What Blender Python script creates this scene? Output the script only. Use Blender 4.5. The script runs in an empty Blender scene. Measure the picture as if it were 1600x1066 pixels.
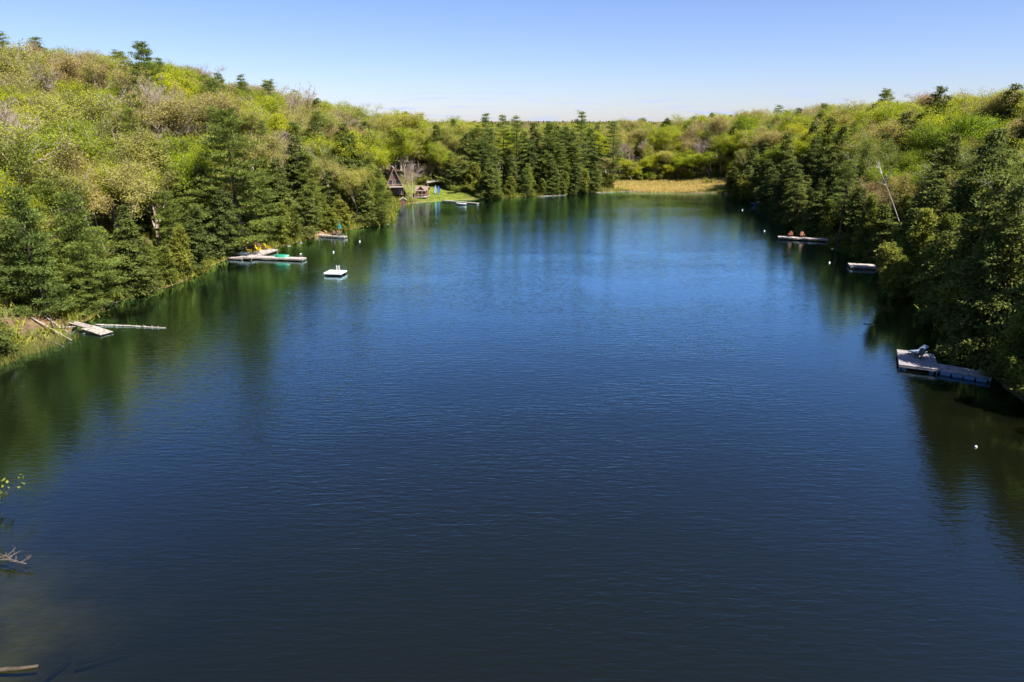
import bpy, math, random
import numpy as np
from mathutils import Vector, Matrix, Quaternion

random.seed(7); rng = np.random.default_rng(7)
scene = bpy.context.scene
C = scene.collection
PI = math.pi

# ------------------------------------------------------------------ camera
H = 24.0
F = 1066.67                                     # focal length in photograph pixels (1600 wide)
TH = math.atan((533 - 190.4) / F)               # downward pitch
CT, ST = math.cos(TH), math.sin(TH)
cam_d = bpy.data.cameras.new('camera'); cam = bpy.data.objects.new('camera', cam_d); C.objects.link(cam)
cam_d.sensor_width = 36; cam_d.lens = 24; cam_d.clip_end = 20000; cam_d.clip_start = .5
cam.location = (0, 0, H); cam.rotation_euler = (PI/2 - TH, 0, 0)
scene.camera = cam

# ------------------------------------------------------------------ sky, sun, exposure
SUN_AZ, SUN_EL = math.radians(127), math.radians(53)
world = bpy.data.worlds.new('World'); scene.world = world; world.use_nodes = True
wn, wl = world.node_tree.nodes, world.node_tree.links
wn.clear()
w_out = wn.new('ShaderNodeOutputWorld'); w_bg = wn.new('ShaderNodeBackground')
sky = wn.new('ShaderNodeTexSky'); sky.sky_type = 'NISHITA'; sky.sun_disc = False
sky.sun_elevation = SUN_EL; sky.sun_rotation = SUN_AZ
sky.altitude = 300; sky.air_density = 1.0; sky.dust_density = 0.3; sky.ozone_density = 1.5
w_bg.inputs['Strength'].default_value = 0.050
# thin flat cloud streaks low over the horizon, all the way round
tc = wn.new('ShaderNodeTexCoord'); sep = wn.new('ShaderNodeSeparateXYZ')
wl.new(tc.outputs['Generated'], sep.inputs[0])
mp = wn.new('ShaderNodeMapping'); mp.inputs['Scale'].default_value = (7, 7, 95)
wl.new(tc.outputs['Generated'], mp.inputs[0])
cn = wn.new('ShaderNodeTexNoise'); cn.inputs['Scale'].default_value = 2.4; cn.inputs['Detail'].default_value = 5
wl.new(mp.outputs[0], cn.inputs['Vector'])
cr = wn.new('ShaderNodeMapRange'); cr.inputs[1].default_value = .54; cr.inputs[2].default_value = .70
wl.new(cn.outputs['Fac'], cr.inputs[0])
band = wn.new('ShaderNodeMapRange'); band.inputs[1].default_value = .055; band.inputs[2].default_value = .012
wl.new(sep.outputs['Z'], band.inputs[0])
mul = wn.new('ShaderNodeMath'); mul.operation = 'MULTIPLY'
wl.new(cr.outputs[0], mul.inputs[0]); wl.new(band.outputs[0], mul.inputs[1])
mul2 = wn.new('ShaderNodeMath'); mul2.operation = 'MULTIPLY'; mul2.inputs[1].default_value = .55
wl.new(mul.outputs[0], mul2.inputs[0])
mixc = wn.new('ShaderNodeMixRGB'); mixc.inputs[2].default_value = (5.2, 5.9, 7.6, 1)
wl.new(mul2.outputs[0], mixc.inputs[0]); wl.new(sky.outputs[0], mixc.inputs[1])
wb = wn.new('ShaderNodeVectorMath'); wb.operation = 'MULTIPLY'; wb.inputs[1].default_value = (.90, .96, 1.33)   # the photograph's cool white balance
hs = wn.new('ShaderNodeHueSaturation'); hs.inputs['Saturation'].default_value = 1.02
wl.new(mixc.outputs[0], wb.inputs[0]); wl.new(wb.outputs[0], hs.inputs['Color']); wl.new(hs.outputs[0], w_bg.inputs['Color']); wl.new(w_bg.outputs[0], w_out.inputs['Surface'])

sun_d = bpy.data.lights.new('sun', 'SUN'); sun = bpy.data.objects.new('sun', sun_d); C.objects.link(sun)
sun_d.energy = 5.0; sun_d.angle = math.radians(.53); sun_d.color = (1, .955, .88)
sdir = Vector((math.sin(SUN_AZ)*math.cos(SUN_EL), math.cos(SUN_AZ)*math.cos(SUN_EL), math.sin(SUN_EL)))
sun.rotation_euler = sdir.to_track_quat('Z', 'Y').to_euler(); sun.location = (0, 0, 120)
scene.view_settings.view_transform = 'Standard'; scene.view_settings.look = 'None'
scene.view_settings.exposure = 1.28; scene.view_settings.gamma = 1
scene.cycles.max_bounces = 6; scene.cycles.diffuse_bounces = 3; scene.cycles.glossy_bounces = 3
scene.cycles.transparent_max_bounces = 6; scene.cycles.transmission_bounces = 3
scene.cycles.caustics_reflective = False; scene.cycles.caustics_refractive = False

# ------------------------------------------------------------------ helpers: pixels, noise, terrain
def ray(px, py):
    u, v = px - 800, 533 - py
    return u, F*CT + v*ST, v*CT - F*ST
def at(px, py, z=0.0):
    dx, dy, dz = ray(px, py); t = (z - H)/dz
    return Vector((dx*t, dy*t, z))
def at_depth(px, py, Y):
    dx, dy, dz = ray(px, py); t = Y/dy
    return Vector((dx*t, Y, H + dz*t))
def project(x, y, z):
    dz = z - H
    f = y*CT - dz*ST; up = y*ST + dz*CT
    f = np.maximum(f, .1)
    return 800 + x/f*F, 533 - up/f*F

def wob(x, y, s, k=0.0):
    return (np.sin(x/s*1.7 + y/s*.9 + k) + np.sin(x/s*-.8 + y/s*2.1 + 1.3*k + 2) +
            .6*np.sin(x/s*3.9 - y/s*2.7 + 2.2*k) + .5*np.sin(x/s*2.2 + y/s*5.1 + k*3.1))/3.1

SHORE = [(-54.6,68.7),(-54,72),(-53.5,78),(-54.9,86.6),(-56,93),(-52.3,105),(-52.8,121),(-48.2,134),(-43.9,145),(-40.6,154),
 (-36,164),(-31,169),(-31.5,181),(-34.6,202),(-31.6,213.6),(-20.6,222),(-12.4,225),(0,232),(13,236.6),(22,243),(41,250),
 (57,247.6),(72.8,243),(74.5,228),(77.5,210),(72.5,190),(69.5,172),(66.5,150),(67,130),(64,112),(57,92),(51.5,76),(47.3,61.5),
 (45.5,48),(47,30),(44,8),(34,-20),(10,-35),(-15,-30),(-26,-8),(-27,12),(-27,25),(-35,37),(-46.5,50),(-54,60)]
def smooth_loop(pts, n=5):
    out = []; N = len(pts)
    for i in range(N):
        p0, p1, p2, p3 = [np.array(pts[(i+k) % N], float) for k in (-1, 0, 1, 2)]
        for j in range(n):
            t = j/n
            out.append(.5*((2*p1) + (-p0+p2)*t + (2*p0-5*p1+4*p2-p3)*t*t + (-p0+3*p1-3*p2+p3)*t**3))
    return np.array(out)
LOOP = smooth_loop(SHORE)
def shore_dist(x, y):
    """signed distance to the shoreline, positive on land"""
    x = np.atleast_1d(np.asarray(x, float)); y = np.atleast_1d(np.asarray(y, float))
    best = np.full(x.shape, 1e18); inside = np.zeros(x.shape, bool)
    N = len(LOOP)
    for i in range(N):
        ax, ay = LOOP[i]; bx, by = LOOP[(i+1) % N]
        ex, ey = bx-ax, by-ay; L2 = ex*ex + ey*ey + 1e-12
        t = np.clip(((x-ax)*ex + (y-ay)*ey)/L2, 0, 1)
        best = np.minimum(best, (x-ax-t*ex)**2 + (y-ay-t*ey)**2)
        c = (ay > y) != (by > y)
        inside ^= c & (x < (bx-ax)*(y-ay)/((by-ay) + 1e-12) + ax)
    d = np.sqrt(best)
    return np.where(inside, -d, d) + .5*wob(x, y, 4.0)
def gauss(x, y, cx, cy, sx, sy): return np.exp(-((x-cx)/sx)**2/2 - ((y-cy)/sy)**2/2)
def height(x, y, d=None):
    x = np.atleast_1d(np.asarray(x, float)); y = np.atleast_1d(np.asarray(y, float))
    if d is None: d = shore_dist(x, y)
    r = np.hypot(x, y)
    hills = (2.2 + 25*gauss(x, y, -140, 105, 48, 85) + 15.5*gauss(x, y, -122, 255, 54, 60)
             + 19*gauss(x, y, 152, 100, 50, 80) + 9.5*gauss(x, y, 170, 300, 70, 85)
             + 1.0*wob(x, y, 34, 1) + .45*wob(x, y, 9, 4))
    far = np.clip((r-360)/500, 0, 1)
    hills += far*(2.2 + 2.6*wob(x, y, 260, 2)) + np.clip((r-2600)/2600, 0, 1)*(17 + 7*wob(x, y, 1500, 5))
    flat = 1 - .9*np.exp(-((x-60)/30)**2 - ((y-264)/22)**2) 
    flat *= 1 - .45*np.exp(-((x+24)/18)**2 - ((y-228)/13)**2)
    land = .22*(1-np.exp(-np.maximum(d, 0)/.6)) + flat*hills*(1-np.exp(-(np.maximum(d, 0)/16.0)**1.25))
    wet = -np.minimum(.16*np.maximum(-d, 0), 2.6) - .05*wob(x, y, 2.5, 3)*np.clip(-d, 0, 1)
    return np.where(d > 0, land + .03, wet)
def hz(x, y): return float(height(x, y)[0])

# ------------------------------------------------------------------ helpers: materials
def mat(name):
    m = bpy.data.materials.new(name); m.use_nodes = True
    n = m.node_tree.nodes; l = m.node_tree.links
    return m, n, l, n['Principled BSDF']
def plain(name, col, rough=.7, noise=.18, scale=6.0, metal=0, bump=0.0):
    m, n, l, b = mat(name)
    t = n.new('ShaderNodeTexNoise'); t.inputs['Scale'].default_value = scale; t.inputs['Detail'].default_value = 5
    g = n.new('ShaderNodeTexCoord'); l.new(g.outputs['Object'], t.inputs['Vector'])
    r = n.new('ShaderNodeValToRGB')
    r.color_ramp.elements[0].position = .3; r.color_ramp.elements[1].position = .72
    r.color_ramp.elements[0].color = tuple(c*(1-noise*1.6) for c in col) + (1,)
    r.color_ramp.elements[1].color = tuple(min(c*(1+noise), 1) for c in col) + (1,)
    l.new(t.outputs['Fac'], r.inputs[0]); l.new(r.outputs[0], b.inputs['Base Color'])
    b.inputs['Roughness'].default_value = rough; b.inputs['Metallic'].default_value = metal
    if bump:
        bp = n.new('ShaderNodeBump'); bp.inputs['Strength'].default_value = bump; bp.inputs['Distance'].default_value = .05
        l.new(t.outputs['Fac'], bp.inputs['Height']); l.new(bp.outputs[0], b.inputs['Normal'])
    return m
def leaf(name, ramp, trans=.35, tintv=.55):
    """leaf faces: colour differs from tree to tree (Random) and from spray to spray (tint)"""
    m, n, l, b = mat(name)
    n.remove(b); out = n['Material Output']
    oi = n.new('ShaderNodeObjectInfo'); r = n.new('ShaderNodeValToRGB')
    r.color_ramp.interpolation = 'LINEAR'
    els = r.color_ramp.elements
    while len(els) < len(ramp): els.new(.5)
    for i, c in enumerate(ramp):
        els[i].position = i/(len(ramp)-1); els[i].color = tuple(c) + (1,)
    l.new(oi.outputs['Random'], r.inputs[0])
    a = n.new('ShaderNodeAttribute'); a.attribute_name = 'tint'
    mr = n.new('ShaderNodeMapRange'); mr.inputs[3].default_value = 1 - tintv; mr.inputs[4].default_value = 1 + tintv
    l.new(a.outputs['Fac'], mr.inputs[0])
    mx = n.new('ShaderNodeVectorMath'); mx.operation = 'SCALE'
    l.new(r.outputs[0], mx.inputs[0]); l.new(mr.outputs[0], mx.inputs['Scale'])
    d = n.new('ShaderNodeBsdfDiffuse'); t = n.new('ShaderNodeBsdfTranslucent'); s = n.new('ShaderNodeMixShader')
    s.inputs[0].default_value = trans
    l.new(mx.outputs[0], d.inputs[0]); l.new(mx.outputs[0], t.inputs[0])
    l.new(d.outputs[0], s.inputs[1]); l.new(t.outputs[0], s.inputs[2]); l.new(s.outputs[0], out.inputs['Surface'])
    return m
M = {}
M['pine'] = leaf('pine_needles', [(.150,.195,.042),(.185,.222,.046),(.215,.242,.044),(.135,.182,.046),(.195,.228,.042)], .36)
M['hemlock'] = leaf('hemlock_needles', [(.116,.144,.036),(.150,.170,.040),(.102,.130,.036),(.134,.156,.034)], .33)
M['cedar'] = leaf('cedar_sprays', [(.215,.235,.040),(.175,.205,.038),(.255,.262,.046),(.160,.190,.034)], .36)
M['maple'] = leaf('young_maple_leaves', [(.340,.400,.020),(.450,.460,.022),(.230,.320,.020),(.480,.470,.024),(.290,.370,.022),(.400,.430,.024)], .50, .24)
M['bud'] = leaf('opening_buds', [(.340,.315,.060),(.380,.290,.110),(.290,.315,.044),(.390,.365,.064),(.345,.225,.105),(.265,.300,.048),(.390,.390,.054),(.330,.285,.095)], .42, .24)
M['birchleaf'] = leaf('birch_leaves', [(.200,.240,.030),(.250,.280,.035),(.170,.210,.030)], .45, .3)
M['brush'] = leaf('brush_leaves', [(.190,.210,.034),(.250,.250,.040),(.160,.190,.034)], .35, .6)
M['drygrass'] = leaf('dry_marsh_grass', [(.55,.43,.15),(.55,.43,.15)], .35, .4)
M['greengrass'] = leaf('fresh_grass', [(.15,.20,.03),(.15,.20,.03)], .35, .4)
M['reed'] = leaf('reeds', [(.20,.20,.05),(.20,.20,.05)], .3, .4)
M['bark'] = plain('grey_brown_bark', (.105,.08,.062), .95, .35, 3)
M['pinebark'] = plain('pine_bark', (.085,.062,.050), .95, .35, 3)
M['barebark'] = plain('bare_twig_bark', (.33,.255,.205), .95, .25, 2)
M['whitebark'] = plain('white_birch_bark', (.40,.37,.34), .8, .3, 4)
M['birchbark'] = plain('dull_birch_bark', (.40,.36,.32), .8, .3, 4)
M['deadtwig'] = plain('brown_dead_twigs', (.12,.092,.072), .9, .3, 4)
M['driftwood'] = plain('bleached_driftwood', (.37,.32,.27), .9, .42, 3, bump=.3)
M['wetlog'] = plain('wet_log_wood', (.060,.042,.022), .7, .4, 3, bump=.3)
M['deck'] = plain('weathered_deck_wood', (.42,.36,.32), .85, .42, 3)
M['deckside'] = plain('grey_dock_fascia', (.30,.25,.22), .85, .25, 3)
M['deckdark'] = plain('dark_grey_deck', (.28,.25,.25), .8, .2, 5)  # darker, greyer tone than the other deck wood
M['neworange'] = plain('fresh_lumber', (.52,.33,.17), .8, .2, 4)
M['white'] = plain('white_paint', (.78,.76,.73), .5, .06, 4)
M['dark'] = plain('dark_plastic', (.03,.03,.035), .5, .1)
M['yellow'] = plain('yellow_plastic', (.82,.62,.012), .45, .05)
M['green'] = plain('green_hull', (.02,.24,.14), .4, .1)
M['bluegrey'] = plain('blue_grey_hull', (.25,.36,.42), .4, .12)
M['blue'] = plain('blue_hull', (.05,.11,.28), .4, .1)
M['navy'] = plain('navy_hull', (.04,.08,.14), .4, .1)
M['teal'] = plain('teal_cloth', (.02,.22,.24), .8, .2, 3)
M['bluefloat'] = plain('blue_float_drum', (.05,.15,.24), .45, .2)
M['brownchair'] = plain('cedar_brown_paint', (.27,.10,.05), .7, .15)
M['loungegrey'] = plain('blue_grey_sling', (.16,.22,.29), .6, .1)
M['cabinwood'] = plain('dark_brown_siding', (.13,.070,.045), .85, .25, 2)
M['redwood'] = plain('reddish_siding', (.17,.085,.052), .85, .25, 2)
M['shingle'] = plain('brown_shingles', (.22,.155,.12), .95, .25, 5)
M['shinglegrey'] = plain('grey_shingles', (.33,.29,.26), .95, .2, 5)
M['rail'] = plain('rail_wood', (.50,.33,.22), .8, .15)
M['rock'] = plain('granite', (.20,.17,.15), .95, .4, 2, bump=.8)
M['steel'] = plain('brushed_steel', (.55,.55,.56), .35, .05, 4, metal=.9)
m, n, l, b = mat('window_glass'); b.inputs['Base Color'].default_value = (.02,.025,.03,1); b.inputs['Roughness'].default_value = .08
M['glass'] = m

# ground: leaf litter, with lawn, marsh and bare soil where the vertex mask says so
m, n, l, b = mat('ground_cover')
geo = n.new('ShaderNodeNewGeometry')
t1 = n.new('ShaderNodeTexNoise'); t1.inputs['Scale'].default_value = .35; t1.inputs['Detail'].default_value = 8
t2 = n.new('ShaderNodeTexNoise'); t2.inputs['Scale'].default_value = 2.2; t2.inputs['Detail'].default_value = 8
l.new(geo.outputs['Position'], t1.inputs['Vector']); l.new(geo.outputs['Position'], t2.inputs['Vector'])
def ramp(c0, c1, src, p0=.35, p1=.68):
    r = n.new('ShaderNodeValToRGB'); r.color_ramp.elements[0].position = p0; r.color_ramp.elements[1].position = p1
    r.color_ramp.elements[0].color = c0 + (1,); r.color_ramp.elements[1].color = c1 + (1,)
    l.new(src, r.inputs[0]); return r.outputs[0]
litter = ramp((.075,.050,.030), (.16,.105,.060), t2.outputs['Fac'])
moss = ramp((.060,.075,.022), (.12,.12,.040), t2.outputs['Fac'])
lawn = ramp((.12,.155,.022), (.23,.26,.035), t2.outputs['Fac'])
marsh = ramp((.30,.23,.07), (.52,.39,.14), t2.outputs['Fac'])
soil = ramp((.17,.092,.046), (.30,.185,.105), t2.outputs['Fac'])
bedc = ramp((.070,.060,.018), (.200,.160,.052), t1.outputs['Fac'])
def mixn(f, a, c):
    x = n.new('ShaderNodeMixRGB'); l.new(f, x.inputs[0]); l.new(a, x.inputs[1]); l.new(c, x.inputs[2]); return x.outputs[0]
at1 = n.new('ShaderNodeAttribute'); at1.attribute_name = 'zone'
sp = n.new('ShaderNodeSeparateColor'); l.new(at1.outputs['Color'], sp.inputs[0])
mr = n.new('ShaderNodeMapRange'); mr.inputs[1].default_value = .45; mr.inputs[2].default_value = .6; l.new(t1.outputs['Fac'], mr.inputs[0])
col = mixn(mr.outputs[0], litter, moss)
col = mixn(sp.outputs[0], col, lawn); col = mixn(sp.outputs[1], col, marsh); col = mixn(sp.outputs[2], col, soil)
sz = n.new('ShaderNodeSeparateXYZ'); l.new(geo.outputs['Position'], sz.inputs[0])
wet = n.new('ShaderNodeMapRange'); wet.inputs[1].default_value = .02; wet.inputs[2].default_value = -.06; l.new(sz.outputs['Z'], wet.inputs[0])
col = mixn(wet.outputs[0], col, bedc)
l.new(col, b.inputs['Base Color']); b.inputs['Roughness'].default_value = .95; b.inputs['Specular IOR Level'].default_value = .15
bp = n.new('ShaderNodeBump'); bp.inputs['Strength'].default_value = .7; bp.inputs['Distance'].default_value = .25
l.new(t2.outputs['Fac'], bp.inputs['Height']); l.new(bp.outputs[0], b.inputs['Normal'])
M['ground'] = m

# water: mirror by Fresnel over tannin-brown murk; clear only in the shallows, where the bed shows
m, n, l, b = mat('lake_water'); n.remove(b); out = n['Material Output']
geo = n.new('ShaderNodeNewGeometry')
def wave(sx, sy, rot, scale, detail, dist=0.0):
    mpn = n.new('ShaderNodeMapping'); mpn.inputs['Scale'].default_value = (sx, sy, 1); mpn.inputs['Rotation'].default_value = (0, 0, rot)
    l.new(geo.outputs['Position'], mpn.inputs[0])
    t = n.new('ShaderNodeTexNoise'); t.inputs['Scale'].default_value = scale; t.inputs['Detail'].default_value = detail
    t.inputs['Roughness'].default_value = .5; t.inputs['Distortion'].default_value = dist
    l.new(mpn.outputs[0], t.inputs['Vector']); return t.outputs['Fac']
def mth(op, a, c):
    x = n.new('ShaderNodeMath'); x.operation = op
    for k, v in ((0, a), (1, c)):
        if isinstance(v, (int, float)): x.inputs[k].default_value = v
        else: l.new(v, x.inputs[k])
    return x.outputs[0]
w1 = wave(.38, 1.7, .10, 1.5, 2.0, .4); w2 = wave(.6, 2.0, -.22, 2.6, 1.5, .3)
w3 = wave(.035, .07, .3, 1.0, 4.0, .6)                                  # patches of breeze and calm
gust = n.new('ShaderNodeMapRange'); gust.inputs[1].default_value = .38; gust.inputs[2].default_value = .62
gust.inputs[3].default_value = .60; gust.inputs[4].default_value = 1.1; l.new(w3, gust.inputs[0])
a3 = n.new('ShaderNodeAttribute'); a3.attribute_name = 'calm'      # sheltered strip beside the banks
hgt = mth('ADD', mth('MULTIPLY', w1, 1.0), mth('MULTIPLY', w2, .45))
hgt = mth('MULTIPLY', hgt, gust.outputs[0])
hgt = mth('MULTIPLY', hgt, a3.outputs['Fac'])
bp = n.new('ShaderNodeBump'); bp.inputs['Strength'].default_value = 1.0; bp.inputs['Distance'].default_value = .040
l.new(hgt, bp.inputs['Height'])
gl = n.new('ShaderNodeBsdfGlossy'); gl.inputs['Roughness'].default_value = .085; gl.inputs['Color'].default_value = (.62, .92, 1, 1); l.new(bp.outputs[0], gl.inputs['Normal'])
fr = n.new('ShaderNodeFresnel'); fr.inputs['IOR'].default_value = 1.33; l.new(bp.outputs[0], fr.inputs['Normal'])
df = n.new('ShaderNodeBsdfDiffuse'); df.inputs['Color'].default_value = (.0048, .0056, .0024, 1)
tr = n.new('ShaderNodeBsdfTransparent'); tr.inputs['Color'].default_value = (.40, .44, .20, 1)
a2 = n.new('ShaderNodeAttribute'); a2.attribute_name = 'clear'
body = n.new('ShaderNodeMixShader'); l.new(a2.outputs['Fac'], body.inputs[0]); l.new(df.outputs[0], body.inputs[1]); l.new(tr.outputs[0], body.inputs[2])
fin = n.new('ShaderNodeMixShader'); gain = mth('MULTIPLY', mth('POWER', fr.outputs[0], 1.15), 3.8); gain.node.use_clamp = True; l.new(gain, fin.inputs[0]); l.new(body.outputs[0], fin.inputs[1]); l.new(gl.outputs[0], fin.inputs[2])
l.new(fin.outputs[0], out.inputs['Surface'])
M['water'] = m

# ------------------------------------------------------------------ helpers: meshes
def mesh_np(name, V, Q=None, T=None, mats=(), tint=None):
    me = bpy.data.meshes.new(name)
    V = np.asarray(V, np.float32)
    nq = 0 if Q is None else len(Q); nt = 0 if T is None else len(T)
    me.vertices.add(len(V)); me.vertices.foreach_set('co', V.ravel())
    loops = np.concatenate([np.asarray(Q, np.int32).ravel() if nq else np.zeros(0, np.int32),
                            np.asarray(T, np.int32).ravel() if nt else np.zeros(0, np.int32)])
    me.loops.add(len(loops)); me.loops.foreach_set('vertex_index', loops)
    starts = np.concatenate([np.arange(nq)*4, nq*4 + np.arange(nt)*3]).astype(np.int32)
    me.polygons.add(nq+nt); me.polygons.foreach_set('loop_start', starts)
    me.update(calc_edges=True)
    for mm in mats: me.materials.append(mm)
    if tint is not None:
        a = me.attributes.new('tint', 'FLOAT', 'FACE'); a.data.foreach_set('value', np.asarray(tint, np.float32))
    me.validate(); return me
def link(name, data, parent=None):
    o = bpy.data.objects.new(name, data); C.objects.link(o)
    if parent is not None: o.parent = parent
    return o
def tag(o, label=None, cat=None, group=None, kind=None):
    if label: o['label'] = label
    if cat: o['category'] = cat
    if group: o['group'] = group
    if kind: o['kind'] = kind
    return o
def empty(name, loc, rz=0.0, label=None, cat=None, group=None):
    o = link(name, None); o.location = loc; o.rotation_euler = (0, 0, rz); o.empty_display_size = .3
    return tag(o, label, cat, group)

class MB:
    """collects boxes, tubes and prisms; build() links them as one mesh object"""
    def __init__(s): s.v = []; s.f = []
    def add(s, vs, fs):
        k = len(s.v); s.v += [tuple(p) for p in vs]; s.f += [tuple(i+k for i in f) for f in fs]; return s
    def box(s, c, size, rz=0, rx=0, ry=0):
        R = Matrix.Rotation(rz, 3, 'Z') @ Matrix.Rotation(ry, 3, 'Y') @ Matrix.Rotation(rx, 3, 'X'); c = Vector(c)
        vs = [c + R @ Vector((sx*size[0]/2, sy*size[1]/2, sz_*size[2]/2)) for sz_ in (-1, 1) for sy in (-1, 1) for sx in (-1, 1)]
        return s.add(vs, [(0,2,3,1),(4,5,7,6),(0,1,5,4),(2,6,7,3),(0,4,6,2),(1,3,7,5)])
    def tube(s, pts, rad, n=8):
        pts = [Vector(p) for p in pts]; vs = []; fs = []
        for i, p in enumerate(pts):
            t = (pts[min(i+1, len(pts)-1)] - pts[max(i-1, 0)]).normalized()
            a = t.orthogonal().normalized() if i == 0 else (a - t*a.dot(t)).normalized()
            bvec = t.cross(a); r = rad[i] if hasattr(rad, '__len__') else rad
            vs += [p + (a*math.cos(k*2*PI/n) + bvec*math.sin(k*2*PI/n))*r for k in range(n)]
        for i in range(len(pts)-1):
            for k in range(n):
                fs.append((i*n+k, i*n+(k+1) % n, (i+1)*n+(k+1) % n, (i+1)*n+k))
        fs.append(tuple(reversed(range(n)))); fs.append(tuple((len(pts)-1)*n+k for k in range(n)))
        return s.add(vs, fs)
    def prism(s, poly, z0, z1):
        N = len(poly)
        vs = [(p[0], p[1], z0) for p in poly] + [(p[0], p[1], z1) for p in poly]
        return s.add(vs, [tuple(reversed(range(N))), tuple(range(N, 2*N))] + [(i, (i+1) % N, N+(i+1) % N, N+i) for i in range(N)])
    def build(s, name, m, parent=None, smooth=False):
        me = bpy.data.meshes.new(name); me.from_pydata(s.v, [], s.f); me.materials.append(m)
        if smooth:
            for p in me.polygons: p.use_smooth = True
        return link(name, me, parent)

# ------------------------------------------------------------------ setting: ground, water
def lines(lo, hi, step, far):
    a = list(np.arange(lo, hi + .01, step)); s = step; x = hi
    while x < far: s *= 1.28; x += s; a.append(x)
    s = step; x = lo
    while x > -far: s *= 1.28; x -= s; a.insert(0, x)
    return np.array(a)
gx, gy = lines(-190, 210, 2.2, 12000), lines(-50, 330, 2.2, 12000)
XX, YY = np.meshgrid(gx, gy); x, y = XX.ravel(), YY.ravel()
D = shore_dist(x, y); Z = height(x, y, D)
nx, ny = len(gx), len(gy)
ii = (np.arange(ny-1)[:, None]*nx + np.arange(nx-1)[None]).ravel()
Q = np.stack([ii, ii+1, ii+nx+1, ii+nx], 1)
me = mesh_np('ground', np.stack([x, y, Z], 1), Q, None, [M['ground']])
jit = .35*wob(x, y, 3, 2)
zl = np.clip(1.7 - 1.7*np.hypot((x+25)/17, (y-228)/13) + jit, 0, 1)
zm = np.clip(2.2 - 2.0*np.hypot((x-60)/24, (y-262)/14) + jit, 0, 1)
zs = np.zeros_like(x)
for sx_, sy_, sr in [(-52.5,133,5.5), (-45.0,152,5.0), (-33,168,3.5), (-57.5,80,3.2), (70,144,3), (52,64,2.2)]:
    zs = np.maximum(zs, np.clip(1.7 - 1.5*np.hypot(x-sx_, y-sy_)/sr + jit, 0, 1))
shore_grass = np.clip(1 - np.abs(D-.5)/1.0, 0, 1)*(x < 60)*.5*np.clip(wob(x, y, 6, 5)+.5, 0, 1)
ca = me.color_attributes.new('zone', 'FLOAT_COLOR', 'POINT')
ca.data.foreach_set('color', np.stack([zl, np.maximum(zm, shore_grass*(1-zl)), zs, np.ones_like(x)], 1).astype(np.float32).ravel())
for p in me.polygons: p.use_smooth = True
tag(link('ground', me), kind='structure')

wx, wy = np.arange(-66, 86, 1.5), np.arange(-44, 262, 1.5)
XX, YY = np.meshgrid(wx, wy); x, y = XX.ravel(), YY.ravel(); D = shore_dist(x, y)
nx, ny = len(wx), len(wy)
ii = (np.arange(ny-1)[:, None]*nx + np.arange(nx-1)[None]).ravel(); Q = np.stack([ii, ii+1, ii+nx+1, ii+nx], 1)
keep = (D[Q] < 3).any(1)
me = mesh_np('lake_water', np.stack([x, y, 0*x], 1), Q[keep], None, [M['water']])
near_left = np.exp(-((x+25)/10)**2 - ((y-26)/15)**2)
lee0 = np.clip((x-5)/30, 0, 1)*np.clip((95-y)/30, 0, 1)
clear = np.clip(np.exp(np.minimum(D, 0)/(2.6+5*lee0))*.55 + .10*wob(x, y, 7, 2)*np.exp(np.minimum(D, 0)/6) + .95*near_left*np.exp(np.minimum(D, 0)/12), 0, .9)
lee = np.clip((x-5)/35, 0, 1); calm = np.clip((.42-.22*lee) + (.58+.22*lee)*np.clip(-D/(20+12*lee), 0, 1), 0, 1)
for nm, arr in (('clear', clear), ('calm', calm)):
    a = me.attributes.new(nm, 'FLOAT', 'POINT'); a.data.foreach_set('value', arr.astype(np.float32))
tag(link('lake_water', me), kind='structure')

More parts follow.
